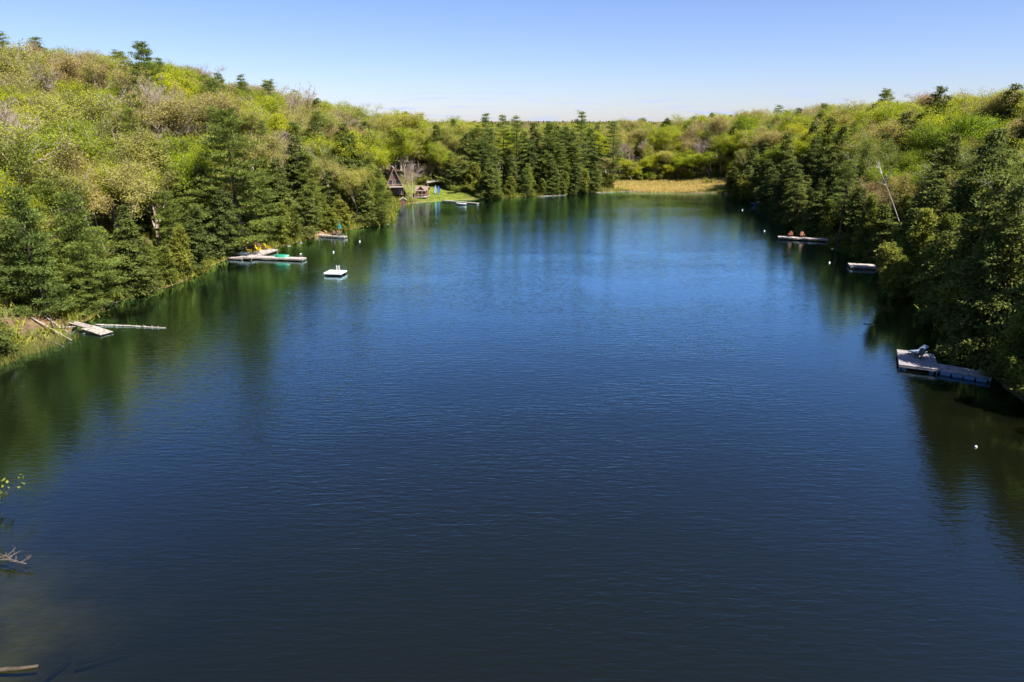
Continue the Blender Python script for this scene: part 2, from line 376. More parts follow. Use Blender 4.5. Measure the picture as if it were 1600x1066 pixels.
# ------------------------------------------------------------------ tree prototypes (unit: metres, standing at the origin)
def unit(a): return a/np.maximum(np.linalg.norm(a, axis=-1, keepdims=True), 1e-9)
class Tree:
    def __init__(s, seed):
        s.r = np.random.default_rng(seed); s.tv = []; s.tf = []; s.nv = 0
        s.cv = []; s.ct = []; s.nc = 0; s.twv = []
    def tube(s, pts, rad, n=5):
        pts = np.asarray(pts, float); N = len(pts)
        t = unit(np.gradient(pts, axis=0)); ref = np.array([.31, .17, .02]) + (np.abs(t[:, 2:3]) < .9)*np.array([0, 0, 1.])
        a = unit(np.cross(t, ref)); b2 = np.cross(t, a); ang = np.arange(n)*2*PI/n
        V = pts[:, None] + (a[:, None]*np.cos(ang)[None, :, None] + b2[:, None]*np.sin(ang)[None, :, None])*np.asarray(rad, float)[:, None, None]
        i = np.arange(N-1)[:, None]*n; k = np.arange(n)[None]; k2 = (k+1) % n
        s.tf.append(np.stack([i+k, i+k2, i+n+k2, i+n+k], -1).reshape(-1, 4) + s.nv); s.tv.append(V.reshape(-1, 3)); s.nv += N*n
    def ribbons(s, A, B, w):
        """thin twigs from A to B"""
        u = unit(B-A); v = unit(np.cross(u, s.r.normal(size=A.shape)))*w/2
        V = np.stack([A-v, A+v, B+v*.4, B-v*.4], 1); n = len(A)
        s.tf.append(np.arange(n*4).reshape(-1, 4) + s.nv); s.tv.append(V.reshape(-1, 3)); s.nv += n*4
    def cards(s, P, U, lu, w, tint, N=None):
        """pointed leaf or needle-spray faces starting at P, along U"""
        U = unit(U); v = unit(np.cross(U, s.r.normal(size=P.shape) if N is None else N))
        lu = np.broadcast_to(lu, (len(P),))[:, None]; w = np.broadcast_to(w, (len(P),))[:, None]
        mid = P + U*lu*.5
        s.cv.append(np.stack([P, mid+v*w/2, P+U*lu, mid-v*w/2], 1).reshape(-1, 3)); s.ct.append(np.broadcast_to(tint, (len(P),)))
    def done(s, name, bark, leafm, height_to):
        tv = np.concatenate(s.tv); cv = np.concatenate(s.cv) if s.cv else np.zeros((0, 3))
        k = height_to/max(tv[:, 2].max(), cv[:, 2].max() if len(cv) else 0)
        tm = mesh_np(name + '_trunk', tv*k, np.concatenate(s.tf), None, [bark])
        cm = None
        if len(cv): cm = mesh_np(name + '_crown', cv*k, np.arange(len(cv)).reshape(-1, 4), None, [leafm], np.concatenate(s.ct))
        allv = np.concatenate([tv, cv])*k
        return dict(trunk=tm, crown=cm, h=height_to, r=float(np.percentile(np.hypot(allv[:, 0], allv[:, 1]), 97)))

def clumps(t, P, out, K, spread, up, lu, w, jit=.8, face=(.85, .5, .32)):
    n = len(P); r = t.r
    tint = np.repeat(r.random(n), K)*.75 + r.random(n*K)*.25
    off = r.normal(size=(n*K, 3))*np.asarray(spread)
    o = np.repeat(P, K, 0) + off
    U = np.repeat(out, K, 0)*.55 + r.normal(size=(n*K, 3))*jit + np.array([0, 0, up]) + off*.4
    cen = np.array([0, 0, P[:, 2].max()*.42]); ov = unit((o-cen)*np.array([1, 1, .8]))
    N = ov*face[0] + np.array([0, 0, face[1]]) + r.normal(size=o.shape)*face[2]
    t.cards(o, U, lu*(.7+.6*r.random(n*K)), w*(.7+.6*r.random(n*K)), tint, N)

def make_pine(seed, h=24, base=.16, wide=.19, dense=1.0):
    t = Tree(seed); r = t.r
    zz = np.linspace(0, h, 9); bend = np.cumsum(r.normal(size=(9, 2))*.09, 0)
    trunk = np.column_stack([bend, zz]); rad = h*.0135*(1-.93*zz/h); t.tube(trunk, rad, 7)
    tx = lambda z: np.array([np.interp(z, zz, bend[:, 0]), np.interp(z, zz, bend[:, 1]), z])
    z = h*base; P = []; O = []; lean = r.random()*2*PI
    while z < h*.985:
        q = (z - h*base)/(h*(1-base)); nb = r.integers(3, 6) if q < .85 else 5
        a0 = r.random()*6.28
        for k in range(nb):
            a = a0 + k*2*PI/nb + r.normal()*.3
            L = h*wide*((1-q)**.62)*(.55+.45*min(1, q*5+.35))*r.uniform(.55, 1.18)*(1+.22*math.cos(a-lean)) + .35
            el = -.12 + .75*q**2 + r.normal()*.08
            dirv = np.array([math.cos(a)*math.cos(el), math.sin(a)*math.cos(el), math.sin(el)])
            ss = np.linspace(0, 1, 5)
            pts = tx(z) + dirv*L*ss[:, None] + np.array([0, 0, 1])*(.16*L*ss**2.2)[:, None]
            t.tube(pts, (.018+.011*L)*(1-.85*ss), 3)
            nc = max(2, int(L*2.1*dense))
            s0 = r.uniform(.28, 1.03, nc); side = r.normal(size=nc)*.30*(1.15-s0)*L
            lat = np.array([-math.sin(a), math.cos(a), 0])
            pc = np.array([np.interp(s0, ss, pts[:, j]) for j in range(3)]).T + lat*side[:, None] + np.array([0, 0, 1])*r.normal(size=nc)[:, None]*.08
            P.append(pc); O.append(np.tile(dirv, (nc, 1)) + lat*np.sign(side)[:, None]*.5)
        z += h*r.uniform(.034, .060)
    clumps(t, np.concatenate(P), np.concatenate(O), 38, (.40, .40, .10), .40, .44, .115, .5, (.70, .6, .45))
    return t.done('white_pine', M['pinebark'], M['pine'], h)

def make_hemlock(seed, h=18, base=.06, wide=.245, droop=.35):
    t = Tree(seed); r = t.r
    zz = np.linspace(0, h, 7); bend = np.cumsum(r.normal(size=(7, 2))*.05, 0)
    t.tube(np.column_stack([bend, zz]), h*.012*(1-.95*zz/h), 6)
    z = h*base; P = []; O = []; lob = r.random(4)*6.28
    while z < h*.99:
        q = (z-h*base)/(h*(1-base))
        for k in range(3):
            a = r.random()*6.28
            L = h*wide*((1-q)**.62)*r.uniform(.45, 1.15)*(1+.22*math.sin(2*a+lob[0]+q*5)+.15*math.sin(3*a+lob[1]-q*9)) + .25
            ss = np.linspace(0, 1, 4); dirv = np.array([math.cos(a), math.sin(a), .10])
            pts = np.array([np.interp(z, zz, bend[:, 0]), np.interp(z, zz, bend[:, 1]), z]) + dirv*L*ss[:, None] - np.array([0, 0, 1])*(droop*L*ss**2)[:, None]
            t.tube(pts, (.012+.009*L)*(1-.85*ss), 3)
            nc = max(2, int(L*3.2)); s0 = r.uniform(.2, 1.03, nc)**.8; lat = np.array([-math.sin(a), math.cos(a), 0])
            side = r.normal(size=nc)*.24*(1.2-s0)*L
            pc = np.array([np.interp(s0, ss, pts[:, j]) for j in range(3)]).T + lat*side[:, None]
            P.append(pc); O.append(np.tile(dirv*1.2, (nc, 1)) + lat*np.sign(side)[:, None]*.8)
        z += h*r.uniform(.010, .022)
    clumps(t, np.concatenate(P), np.concatenate(O), 12, (.26, .26, .09), -.32, .46, .19, .5, (.75, .55, .45))
    return t.done('hemlock', M['bark'], M['hemlock'], h)

def make_cedar(seed, h=12, wide=.20, base=.03):
    t = Tree(seed); r = t.r
    zz = np.linspace(0, h, 7); bend = np.cumsum(r.normal(size=(7, 2))*.07, 0)
    t.tube(np.column_stack([bend, zz]), h*.013*(1-.93*zz/h), 6)
    z = h*base; P = []; O = []; lob = r.random(4)*6.28
    while z < h*.985:
        q = (z-h*base)/(h*(1-base))
        for k in range(4):
            a = r.random()*6.28
            prof = min(1, .55+q*1.6)*(1-q)**.55
            L = h*wide*prof*r.uniform(.55, 1.1)*(1+.25*math.sin(2*a+lob[0]+q*4)+.18*math.sin(4*a+lob[1]+q*11)) + .15
            ss = np.linspace(0, 1, 4); dirv = np.array([math.cos(a), math.sin(a), -.05])
            pts = np.array([np.interp(z, zz, bend[:, 0]), np.interp(z, zz, bend[:, 1]), z]) + dirv*L*ss[:, None] + np.array([0, 0, 1])*(.38*L*ss**2.4)[:, None]
            t.tube(pts, (.010+.008*L)*(1-.85*ss), 3)
            nc = max(2, int(L*4.2)); s0 = r.uniform(.35, 1.05, nc); lat = np.array([-math.sin(a), math.cos(a), 0])
            side = r.normal(size=nc)*.22*(1.25-s0)*L
            P.append(np.array([np.interp(s0, ss, pts[:, j]) for j in range(3)]).T + lat*side[:, None] + r.normal(size=(nc, 3))*.08)
            O.append(np.tile(dirv, (nc, 1)) + lat*np.sign(side)[:, None]*.4)
        z += h*r.uniform(.013, .024)
    clumps(t, np.concatenate(P), np.concatenate(O), 11, (.19, .19, .20), .35, .38, .17, .55)
    return t.done('cedar', M['bark'], M['cedar'], h)

def skeleton(t, h, levels, split, spread, trunk_frac, upw=.22, r0=.017, sides=6, taper=.60):
    r = t.r; ends = []
    def grow(p, d, L, rad, lev):
        n = 4 if lev < 2 else 3
        ss = np.linspace(0, 1, n); curve = r.normal(size=3)*.10*L
        pts = p + d*L*ss[:, None] + curve*(ss**2)[:, None]
        t.tube(pts, rad*(1-.42*ss), max(3, sides-lev))
        d2 = unit(pts[-1]-pts[-2])
        if lev == levels: ends.append((pts[-1], d2)); return
        if lev >= levels-2 and r.random() < .75: ends.append((pts[-1], d2))
        if lev >= 2 and r.random() < .5: ends.append((pts[1] + r.normal(size=3)*.3, d2))
        k = int(r.integers(split[0], split[1]+1)) + (1 if lev == 0 else 0)
        a0 = r.random()*6.28; u = unit(np.cross(d2, r.normal(size=3))); v = np.cross(d2, u)
        for i in range(k):
            a = a0 + i*2*PI/k + r.normal()*.35; s = spread*r.uniform(.6, 1.35)
            if i == 0 and lev < 2: s *= .35
            nd = unit(d2 + (u*math.cos(a) + v*math.sin(a))*s + np.array([0, 0, upw]))
            f = 1.0 if i == 0 else r.uniform(.45, 1.0)
            q = np.array([np.interp(f, ss, pts[:, j]) for j in range(3)])
            grow(q, nd, L*(r.uniform(.62, .86) if lev else r.uniform(.50, .72)), rad*taper*r.uniform(.85, 1.1), lev+1)
    d0 = unit(np.array([r.normal()*.04, r.normal()*.04, 1.]))
    grow(np.zeros(3), d0, h*trunk_frac, h*r0, 0)
    return np.array([e[0] for e in ends]), np.array([e[1] for e in ends])

def make_maple(seed, h=16, mt='maple', K=72, sz=.24, spr=.56, trunk='bark', spread=.64):
    t = Tree(seed); P, O = skeleton(t, h, 4, (3, 4), spread, .27, .30)
    r = t.r
    K2 = 6; A = np.repeat(P, K2, 0); Bp = A + unit(np.repeat(O, K2, 0)*.5 + r.normal(size=A.shape)*.7)*r.uniform(.4, 1.0, (len(A), 1))
    t.ribbons(A, Bp, .03)
    k = h/P[:, 2].max()
    clumps(t, P, O, K, (spr/k, spr/k, spr*.72/k), .05, sz/k, sz*.62/k, .9)
    return t.done('maple', M[trunk], M[mt], h)
def make_bud(seed, h=16, K=52, leafs=True, trunk='barebark', mt='bud', spread=.52, sz=.20, tw=5):
    t = Tree(seed); P, O = skeleton(t, h, 5, (2, 3), spread, .26, .26, .013)
    r = t.r; k = h/P[:, 2].max()
    A = np.repeat(P, tw, 0) - np.repeat(O, tw, 0)*r.uniform(0, .8, (len(P)*tw, 1))/k
    Bp = A + unit(np.repeat(O, tw, 0)*.7 + r.normal(size=A.shape)*.55 + np.array([0, 0, .25]))*r.uniform(.45, 1.25, (len(A), 1))/k
    t.ribbons(A, Bp, .034/k)
    if leafs: clumps(t, P, O, K, (.48/k, .48/k, .40/k), .1, sz/k, sz*.7/k, .9)
    return t.done('hardwood', M[trunk], M[mt], h)
def make_birch(seed, h=15, leafs=True):
    return make_bud(seed, h, 60, leafs, 'birchbark', 'birchleaf', .42, .17, 4)
def make_snag(seed, h=14):
    t = Tree(seed); r = t.r; ss = np.linspace(0, 1, 8); pts = np.column_stack([.05*h*ss**2, .02*h*np.sin(ss*3), h*ss])
    t.tube(pts, h*.0068*(1-.75*ss), 7)
    for i in range(6):
        f = r.uniform(.62, .97); a = r.random()*6.28; L = h*.20*(1.15-f)*r.uniform(.6, 1.6); p = np.array([np.interp(f, ss, pts[:, j]) for j in range(3)])
        d = unit(np.array([math.cos(a), math.sin(a), .9])); u = np.linspace(0, 1, 4); q = p + d*L*u[:, None] + np.array([0, 0, .15*L])*(u**2)[:, None]
        t.tube(q, h*.0042*(1-.8*u), 4)
        for j in range(3):
            w = q[1+j % 3]; e = w + unit(d + r.normal(size=3)*.5)*L*.4; t.tube(np.stack([w, e]), [h*.0018, h*.0006], 3)
    return t.done('snag', M['whitebark'], None, h)
def make_shrub(seed, h=2.6):
    t = Tree(seed); r = t.r; P = []; O = []
    for i in range(9):
        a = r.random()*6.28; d = unit(np.array([math.cos(a)*.6, math.sin(a)*.6, 1.])); L = h*r.uniform(.6, 1)
        ss = np.linspace(0, 1, 4); pts = d*L*ss[:, None] + np.array([math.cos(a), math.sin(a), -.2])*(.18*L*ss**2)[:, None]
        t.tube(pts, .025*(1-.8*ss), 3)
        s0 = r.uniform(.25, 1.05, 14); P.append(np.array([np.interp(s0, ss, pts[:, j]) for j in range(3)]).T + r.normal(size=(14, 3))*.16); O.append(np.tile(d, (14, 1)))
    clumps(t, np.concatenate(P), np.concatenate(O), 11, (.16, .16, .15), .1, .19, .11)
    return t.done('shrub', M['bark'], M['brush'], h)

PROTO = {
 'pine': [make_pine(11), make_pine(12, base=.28, wide=.17), make_pine(13, base=.08, wide=.23, dense=1.5), make_pine(14, base=.36, wide=.18, dense=.9)],
 'softpine': [make_pine(15, 17, .05, .25, 1.25), make_pine(16, 17, .04, .27, 1.25)],
 'hemlock': [make_hemlock(21), make_hemlock(22, wide=.29), make_hemlock(23, base=.12, wide=.23, droop=.25), make_hemlock(24, wide=.20)],
 'cedar': [make_cedar(31), make_cedar(32, wide=.25), make_cedar(33, wide=.17)],
 'maple': [make_maple(41), make_maple(42, spread=.72), make_maple(43, spread=.55), make_maple(44, K=58)],
 'bud': [make_bud(51), make_bud(52, K=64), make_bud(53, spread=.66), make_bud(54, K=38)],
 'bare': [make_bud(61, leafs=False, tw=10), make_bud(62, leafs=False, spread=.6, tw=10), make_bud(63, leafs=False, tw=9)],
 'birch': [make_birch(71), make_birch(72)],
 'snag': [make_snag(73), make_snag(74)],
 'whitebirch': [make_bud(75, 16, 26, True, 'whitebark', 'birchleaf', .5, .17, 3)],
 'shrub': [make_shrub(81), make_shrub(82), make_shrub(83)],
}
NAME = dict(pine='white_pine', softpine='white_pine', hemlock='hemlock_tree', cedar='cedar_tree', maple='maple_tree', bud='budding_tree',
            bare='bare_tree', birch='birch_tree', snag='dead_birch', whitebirch='birch_tree', shrub='shrub')
CAT = dict(pine='pine tree', softpine='pine tree', hemlock='hemlock tree', cedar='cedar tree', maple='maple tree', bud='hardwood tree',
           bare='bare tree', birch='birch tree', snag='dead tree', whitebirch='birch tree', shrub='shrub')
TREES = []
def tree(kind, x, y, h, label=None, proto=None, rz=None, lean=None, widen=1.0, z=None):
    P = PROTO[kind]; p = P[proto if proto is not None else random.randrange(len(P))]
    s = h/p['h']; z0 = hz(x, y) if z is None else z
    o = link(NAME[kind], None); o.location = (x, y, z0 - .06*s); o.empty_display_size = .4
    rz = random.random()*2*PI if rz is None else rz
    q = Quaternion((0, 0, 1), rz)
    if lean: q = Quaternion(Vector((0, 0, 1)).cross(Vector((lean[0], lean[1], 0))).normalized(), lean[2]) @ q
    o.rotation_mode = 'QUATERNION'; o.rotation_quaternion = q
    wv = s*widen; o.scale = (wv, wv, s)
    link('trunk', p['trunk'], o)
    if p['crown']: link('crown', p['crown'], o)
    o['category'] = CAT[kind]
    if label: o['label'] = label
    TREES.append(dict(o=o, kind=kind, x=x, y=y, z=z0, h=h, r=p['r']*wv, hero=bool(label)))
    return o
def hero(kind, px, py, Y, label, **k):
    """px, py: where the top shows in the photograph; Y: distance ahead of the camera to its foot"""
    p = at_depth(px, py, Y); z0 = hz(p.x, Y)
    return tree(kind, p.x, Y, max(p.z - z0, 2.5), label, z=z0, **k)

# ------------------------------------------------------------------ trees one can name, set where the photograph shows them
for a in [
 ('softpine', 26, 288, 81, 'bushy light green pine at the left edge above the driftwood pile', dict(proto=0)),
 ('softpine', 100, 296, 88, 'broad soft-needled pine directly behind the tilted plank dock', dict(proto=1)),
 ('softpine', 150, 352, 95, 'lower bushy pine on the bank right of the plank dock', dict(proto=0)),
 ('cedar', 232, 378, 106, 'wide bright green conifer at the waterline left of the tall pine', dict(proto=1, widen=1.45)),
 ('hemlock', 190, 318, 101, 'slim dark hemlock behind the wide bright shoreline conifer', dict(proto=3)),
 ('softpine', 258, 296, 112, 'soft pine between the slim dark hemlock and the tall pine', dict(proto=1)),
 ('softpine', 300, 345, 118, 'short pine just left of the foot of the tall pine', dict(proto=0)),
 ('pine', 355, 163, 129, 'tallest pine on the left shore, beside the yellow chairs', dict(proto=2, widen=1.3)),
 ('pine', 196, 166, 128, 'large pine on the slope behind the left shoreline trees', dict(proto=0)),
 ('pine', 222, 62, 185, 'lone big pine standing out above the left ridge', dict(proto=2)),
 ('pine', 340, 112, 205, 'small dark pine poking above bare trees on left ridge', dict(proto=1)),
 ('pine', 374, 114, 222, 'thin pine top right of the small ridge pine', dict(proto=3)),
 ('pine', 410, 186, 166, 'dark blue-green pine on the slope right of the tall pine', dict(proto=1)),
 ('softpine', 405, 262, 142, 'pine behind the yellow chairs, right of the tall pine', dict(proto=0)),
 ('cedar', 438, 300, 146, 'cedar on the bank behind the long dock with the green boat', dict(proto=1, widen=1.2)),
 ('cedar', 458, 318, 149.5, 'low spreading cedar on the bank left of the small dock', dict(proto=1, widen=1.3)),
 ('softpine', 488, 278, 154, 'layered pine just left of the small dock with dark chairs', dict(proto=1)),
 ('whitebirch', 468, 248, 166, 'white-limbed leafless birch above the layered pine', dict()),
 ('hemlock', 536, 190, 178, 'tall pointed hemlock behind the teal cover', dict(proto=1)),
 ('hemlock', 512, 262, 165, 'shorter hemlock left of the tall pointed one behind the teal cover', dict(proto=0)),
 ('cedar', 556, 280, 172, 'cedar at the point, right of the teal cover', dict(proto=0, widen=1.2)),
 ('cedar', 572, 258, 180, 'tallest cedar on the point left of the steep-roofed cottage', dict(proto=1, widen=1.1)),
 ('cedar', 588, 288, 187, 'rounded cedar partly hiding the steep-roofed cottage', dict(proto=1, widen=1.2)),
 ('maple', 456, 203, 200, 'bright yellow-green maple on the slope above the white-limbed birch', dict(proto=2)),
 ('bare', 238, 110, 152, 'big grey-pink bare tree on the upper left slope', dict(proto=1)),
 ('bare', 300, 134, 172, 'bare tree between the big grey-pink one and the ridge pine', dict(proto=0)),
 ('bare', 384, 140, 195, 'pale bare tree under the thin ridge pine', dict(proto=2)),
 ('bare', 450, 122, 235, 'dark leafless tree alone on the left skyline', dict(proto=0)),
 ('bare', 641, 248, 219.5, 'round-headed bare tree on the lawn between the two cabins', dict(proto=1)),
 ('maple', 690, 196, 262, 'brightest yellow-green maple behind the lawn', dict(proto=1)),
 ('maple', 643, 214, 252, 'yellow-green maple behind the steep-roofed cottage', dict(proto=0)),
 ('maple', 600, 212, 235, 'leafy maple above the cedars on the point', dict(proto=3)),
 ('pine', 757, 175, 244, 'tall dark pine, leftmost of the far-shore pines', dict(proto=0)),
 ('pine', 786, 178, 247, 'far-shore pine left of a close twin', dict(proto=1)),
 ('pine', 806, 179, 244, 'far-shore pine right of a close twin', dict(proto=3)),
 ('pine', 860, 190, 248, 'broad pale pine in the middle of the far shore', dict(proto=2)),
 ('pine', 910, 171, 250, 'highest pine of the far shore with bare trunk to the water', dict(proto=3)),
 ('pine', 961, 187, 258, 'wide dark pine at the left end of the golden marsh', dict(proto=1, widen=1.15)),
 ('hemlock', 836, 190, 253, 'dark hemlock between the far-shore pines', dict(proto=1)),
 ('hemlock', 884, 196, 254, 'hemlock just left of the highest far-shore pine', dict(proto=0)),
 ('hemlock', 728, 206, 238, 'big dark hemlock right of the blue kayaks', dict(proto=1)),
 ('hemlock', 703, 238, 236, 'hemlock shading the lean-to at the edge of the lawn', dict(proto=0)),
 ('cedar', 742, 252, 233, 'cedar behind the white dock on the far shore', dict(proto=1, widen=1.2)),
 ('cedar', 772, 256, 236, 'second cedar right of the far white dock', dict(proto=0, widen=1.2)),
 ('hemlock', 800, 246, 238.5, 'low dark hemlock at the water in the middle of the far shore', dict(proto=1)),
 ('cedar', 826, 254, 240, 'cedar right of the low dark hemlock on far shore', dict(proto=0, widen=1.25)),
 ('cedar', 852, 250, 242, 'yellowish cedar under the broad pale pine', dict(proto=1)),
 ('cedar', 880, 258, 246, 'cedar left of the bare pine trunk on far shore', dict(proto=2, widen=1.3)),
 ('cedar', 932, 262, 251, 'cedar right of the bare pine trunk on far shore', dict(proto=1, widen=1.2)),
 ('hemlock', 955, 268, 255, 'small hemlock where the far shore meets the marsh', dict(proto=0)),
 ('hemlock', 1178, 224, 229, 'dark shaded hemlock behind the fallen leaning cedar', dict(proto=1)),
 ('hemlock', 1150, 246, 250, 'shaded hemlock at the right end of the golden marsh', dict(proto=0)),
 ('hemlock', 1232, 206, 208, 'tall dark hemlock above the moored boat', dict(proto=0)),
 ('hemlock', 1205, 252, 206, 'hemlock overhanging the moored boat', dict(proto=1)),
 ('hemlock', 1250, 255, 182, 'drooping hemlock between the moored boat and the chairs dock', dict(proto=1)),
 ('hemlock', 1300, 182, 196, 'high dark hemlock on the slope above the brown chairs dock', dict(proto=3)),
 ('hemlock', 1284, 278, 157, 'hemlock directly behind the dock with two brown chairs', dict(proto=0)),
 ('pine', 1331, 246, 138, 'pale layered pine with bare lower trunk on right shore', dict(proto=3, widen=1.1)),
 ('cedar', 1366, 300, 128, 'cedar right of the pale layered pine', dict(proto=0)),
 ('hemlock', 1492, 205, 118, 'broad dark hemlock in the middle of the right slope', dict(proto=1)),
 ('hemlock', 1562, 196, 92, 'large dark hemlock near the right edge', dict(proto=1)),
 ('hemlock', 1472, 132, 175, 'rounded dark conifer on the right ridge', dict(proto=1)),
 ('pine', 1387, 137, 262, 'lone pine top above the right skyline', dict(proto=2)),
 ('hemlock', 1590, 128, 150, 'dark conifer on the skyline at the right edge', dict(proto=1)),
 ('cedar', 1450, 322, 101, 'feathery cedar behind the overhanging one on right bank', dict(proto=1, widen=1.2)),
 ('cedar', 1492, 330, 90, 'tall feathery cedar in the middle of the near right bank', dict(proto=1, widen=1.15)),
 ('cedar', 1530, 345, 78, 'dense cedar right behind the raft-like dock with the lounger', dict(proto=0, widen=1.3)),
 ('cedar', 1585, 318, 72, 'big dense cedar at the right edge above the dock ramp', dict(proto=1, widen=1.2)),
 ('cedar', 1655, 440, 58, 'low cedar past the right edge over the shaded water', dict(proto=1, widen=1.2)),
 ('cedar', 1455, 400, 90, 'small lit cedar leaning out beside the overhanging one', dict(proto=2, widen=1.4)),
 ('cedar', 1512, 452, 77, 'cedar reaching low over the water behind the lounger dock', dict(proto=1, widen=1.5)),
 ('hemlock', 1690, 330, 60.5, 'tall hemlock just past the right edge, shading the lounger dock', dict(proto=1)),
 ('hemlock', 1745, 330, 56, 'second tall hemlock past the right edge beside the ramp', dict(proto=0)),
 ('cedar', 1650, 400, 66.5, 'cedar past the right edge behind the ramp', dict(proto=1, widen=1.2)),
 ('hemlock', 1572, 268, 74, 'tall hemlock rising behind the dense cedar near the dock ramp', dict(proto=1)),
 ('hemlock', 1606, 272, 68, 'tall hemlock cut by the right edge above the ramp', dict(proto=0)),
 ('cedar', 607, 292, 205, 'slim cedar covering the left side of the A-frame front', dict(proto=2, widen=1.2)),
 ('maple', 1436, 222, 152, 'bright maple crown above the leaning white birch trunk', dict(proto=1)),
 ('maple', 1555, 190, 138, 'wide bright maple crown high on the right slope', dict(proto=0)),
 ('maple', 1352, 205, 190, 'sunlit maple above the pale layered pine', dict(proto=3)),
 ('maple', 1090, 205, 300, 'vivid green maple behind the golden marsh', dict(proto=2)),
 ('birch', 1088, 222, 292, 'birch with white trunk behind the golden marsh', dict(proto=0)),
 ('birch', 1108, 218, 297, 'second white birch, right of the first behind the marsh', dict(proto=1)),
 ('birch', 1365, 200, 150, 'thin birch left of the leaning white trunk', dict(proto=0)),
]:
    hero(a[0], a[1], a[2], a[3], a[4], **a[5])
# trees that lean
def lean_tree(kind, bx, by, Y, tx, ty, label, dY=0.0, **k):
    b0 = at_depth(bx, by, Y); z0 = hz(b0.x, Y); t0 = at_depth(tx, ty, Y+dY); v = t0 - Vector((b0.x, Y, z0))
    L = v.length; return tree(kind, b0.x, Y, L, label, z=z0, lean=(v.x, v.y, math.atan2(math.hypot(v.x, v.y), v.z)), **k)
lean_tree('snag', 1434, 342, 116, 1378, 246, 'leaning white birch trunk on the right slope, nearly bare', proto=0, dY=-2, rz=3.1)
lean_tree('snag', 155, 335, 104, 131, 268, 'white dead trunk leaning left above the left shoreline pines', proto=1, dY=-1)
lean_tree('snag', 153, 338, 103, 124, 308, 'shorter white dead limb low among the left pines', proto=0, dY=-3)
lean_tree('cedar', 1412, 462, 97, 1378, 380, 'sunlit cedar bending out over the water on right bank', proto=0, widen=1.25, dY=-3)
lean_tree('cedar', 1190, 312, 221, 1154, 285, 'fallen cedar leaning over the water beside the moored boat', proto=2, widen=1.5, dY=-3)

tree('shrub', -35.3, 37.9, 4.0, 'leafy twigs reaching in at the left edge above the dead branches', lean=(.95, -.3, .95), widen=.9)

# ------------------------------------------------------------------ the rest of the forest, tree by tree
KEEP_OUT = [(-25, 227, 14.5, 11.5), (-38, 219, 5, 6), (60, 262, 31, 21), (-50, 131, 5.0, 4.5), (-44, 151, 3.6, 3.6), (-56.5, 78, 5.0, 6.0), (49, 62, 4.5, 5.5)]
cand = []
def scatter(x0, x1, y0, y1, step, keepf):
    yy = y0; row = 0
    while yy < y1:
        xx = x0 + (step/2 if row % 2 else 0)
        while xx < x1:
            px_, py_ = xx + random.uniform(-.42, .42)*step, yy + random.uniform(-.42, .42)*step
            cand.append((px_, py_, step)); xx += step
        yy += step*.87; row += 1
scatter(-330, 330, 14, 345, 5.6, None)
cx = np.array([c[0] for c in cand]); cy = np.array([c[1] for c in cand])
cd = shore_dist(cx, cy); ch = height(cx, cy, cd); cpx, _ = project(cx, cy, ch + 12)
fillers = []
for i in np.argsort(np.hypot(cx, cy)):
    x, y, d = cx[i], cy[i], cd[i]
    if d < 1.6 or any(((x-a)/ra)**2 + ((y-b)/rb)**2 < 1 for a, b, ra, rb in KEEP_OUT): continue
    inframe = -70 < cpx[i] < 1680 and y > 38
    nearright = x > 44 and 14 < y < 75 and d < 22
    nearleft = x < -24 and 58 < y < 80 and d < 16
    if not (inframe or nearright or nearleft): continue
    if d > 12 and random.random() < (.40 if d > 28 and y < 245 else .22): continue
    if 596 < cpx[i] < 700 and 160 < y < 232: continue
    fillers.append((x, y, d, ch[i], inframe, None))
# the row whose boughs hang over the water
per = 0.0
for i in range(len(LOOP)):
    p, q = LOOP[i], LOOP[(i+1) % len(LOOP)]; e = q-p; per += float(np.hypot(*e))
    if per < 3.0: continue
    per = 0.0; nrm = np.array([e[1], -e[0]])/np.hypot(*e)
    if shore_dist(*(p+nrm*3))[0] < 0: nrm = -nrm
    x, y = p + nrm*random.uniform(.5, 1.7)
    if y < 30 or (x < 0 and y < 60) or (174 < y < 232 and x < -12) or (30 < x < 80 and y > 238) or any(((x-a)/ra)**2 + ((y-b)/rb)**2 < 1 for a, b, ra, rb in KEEP_OUT): continue
    if x < 0 and random.random() < .22: continue
    z = hz(x, y); fr = -70 < float(project(x, y, z+6)[0]) < 1680
    fillers.append((x, y, 2.0, z, fr, (-nrm[0], -nrm[1], random.uniform(.05, .22))))
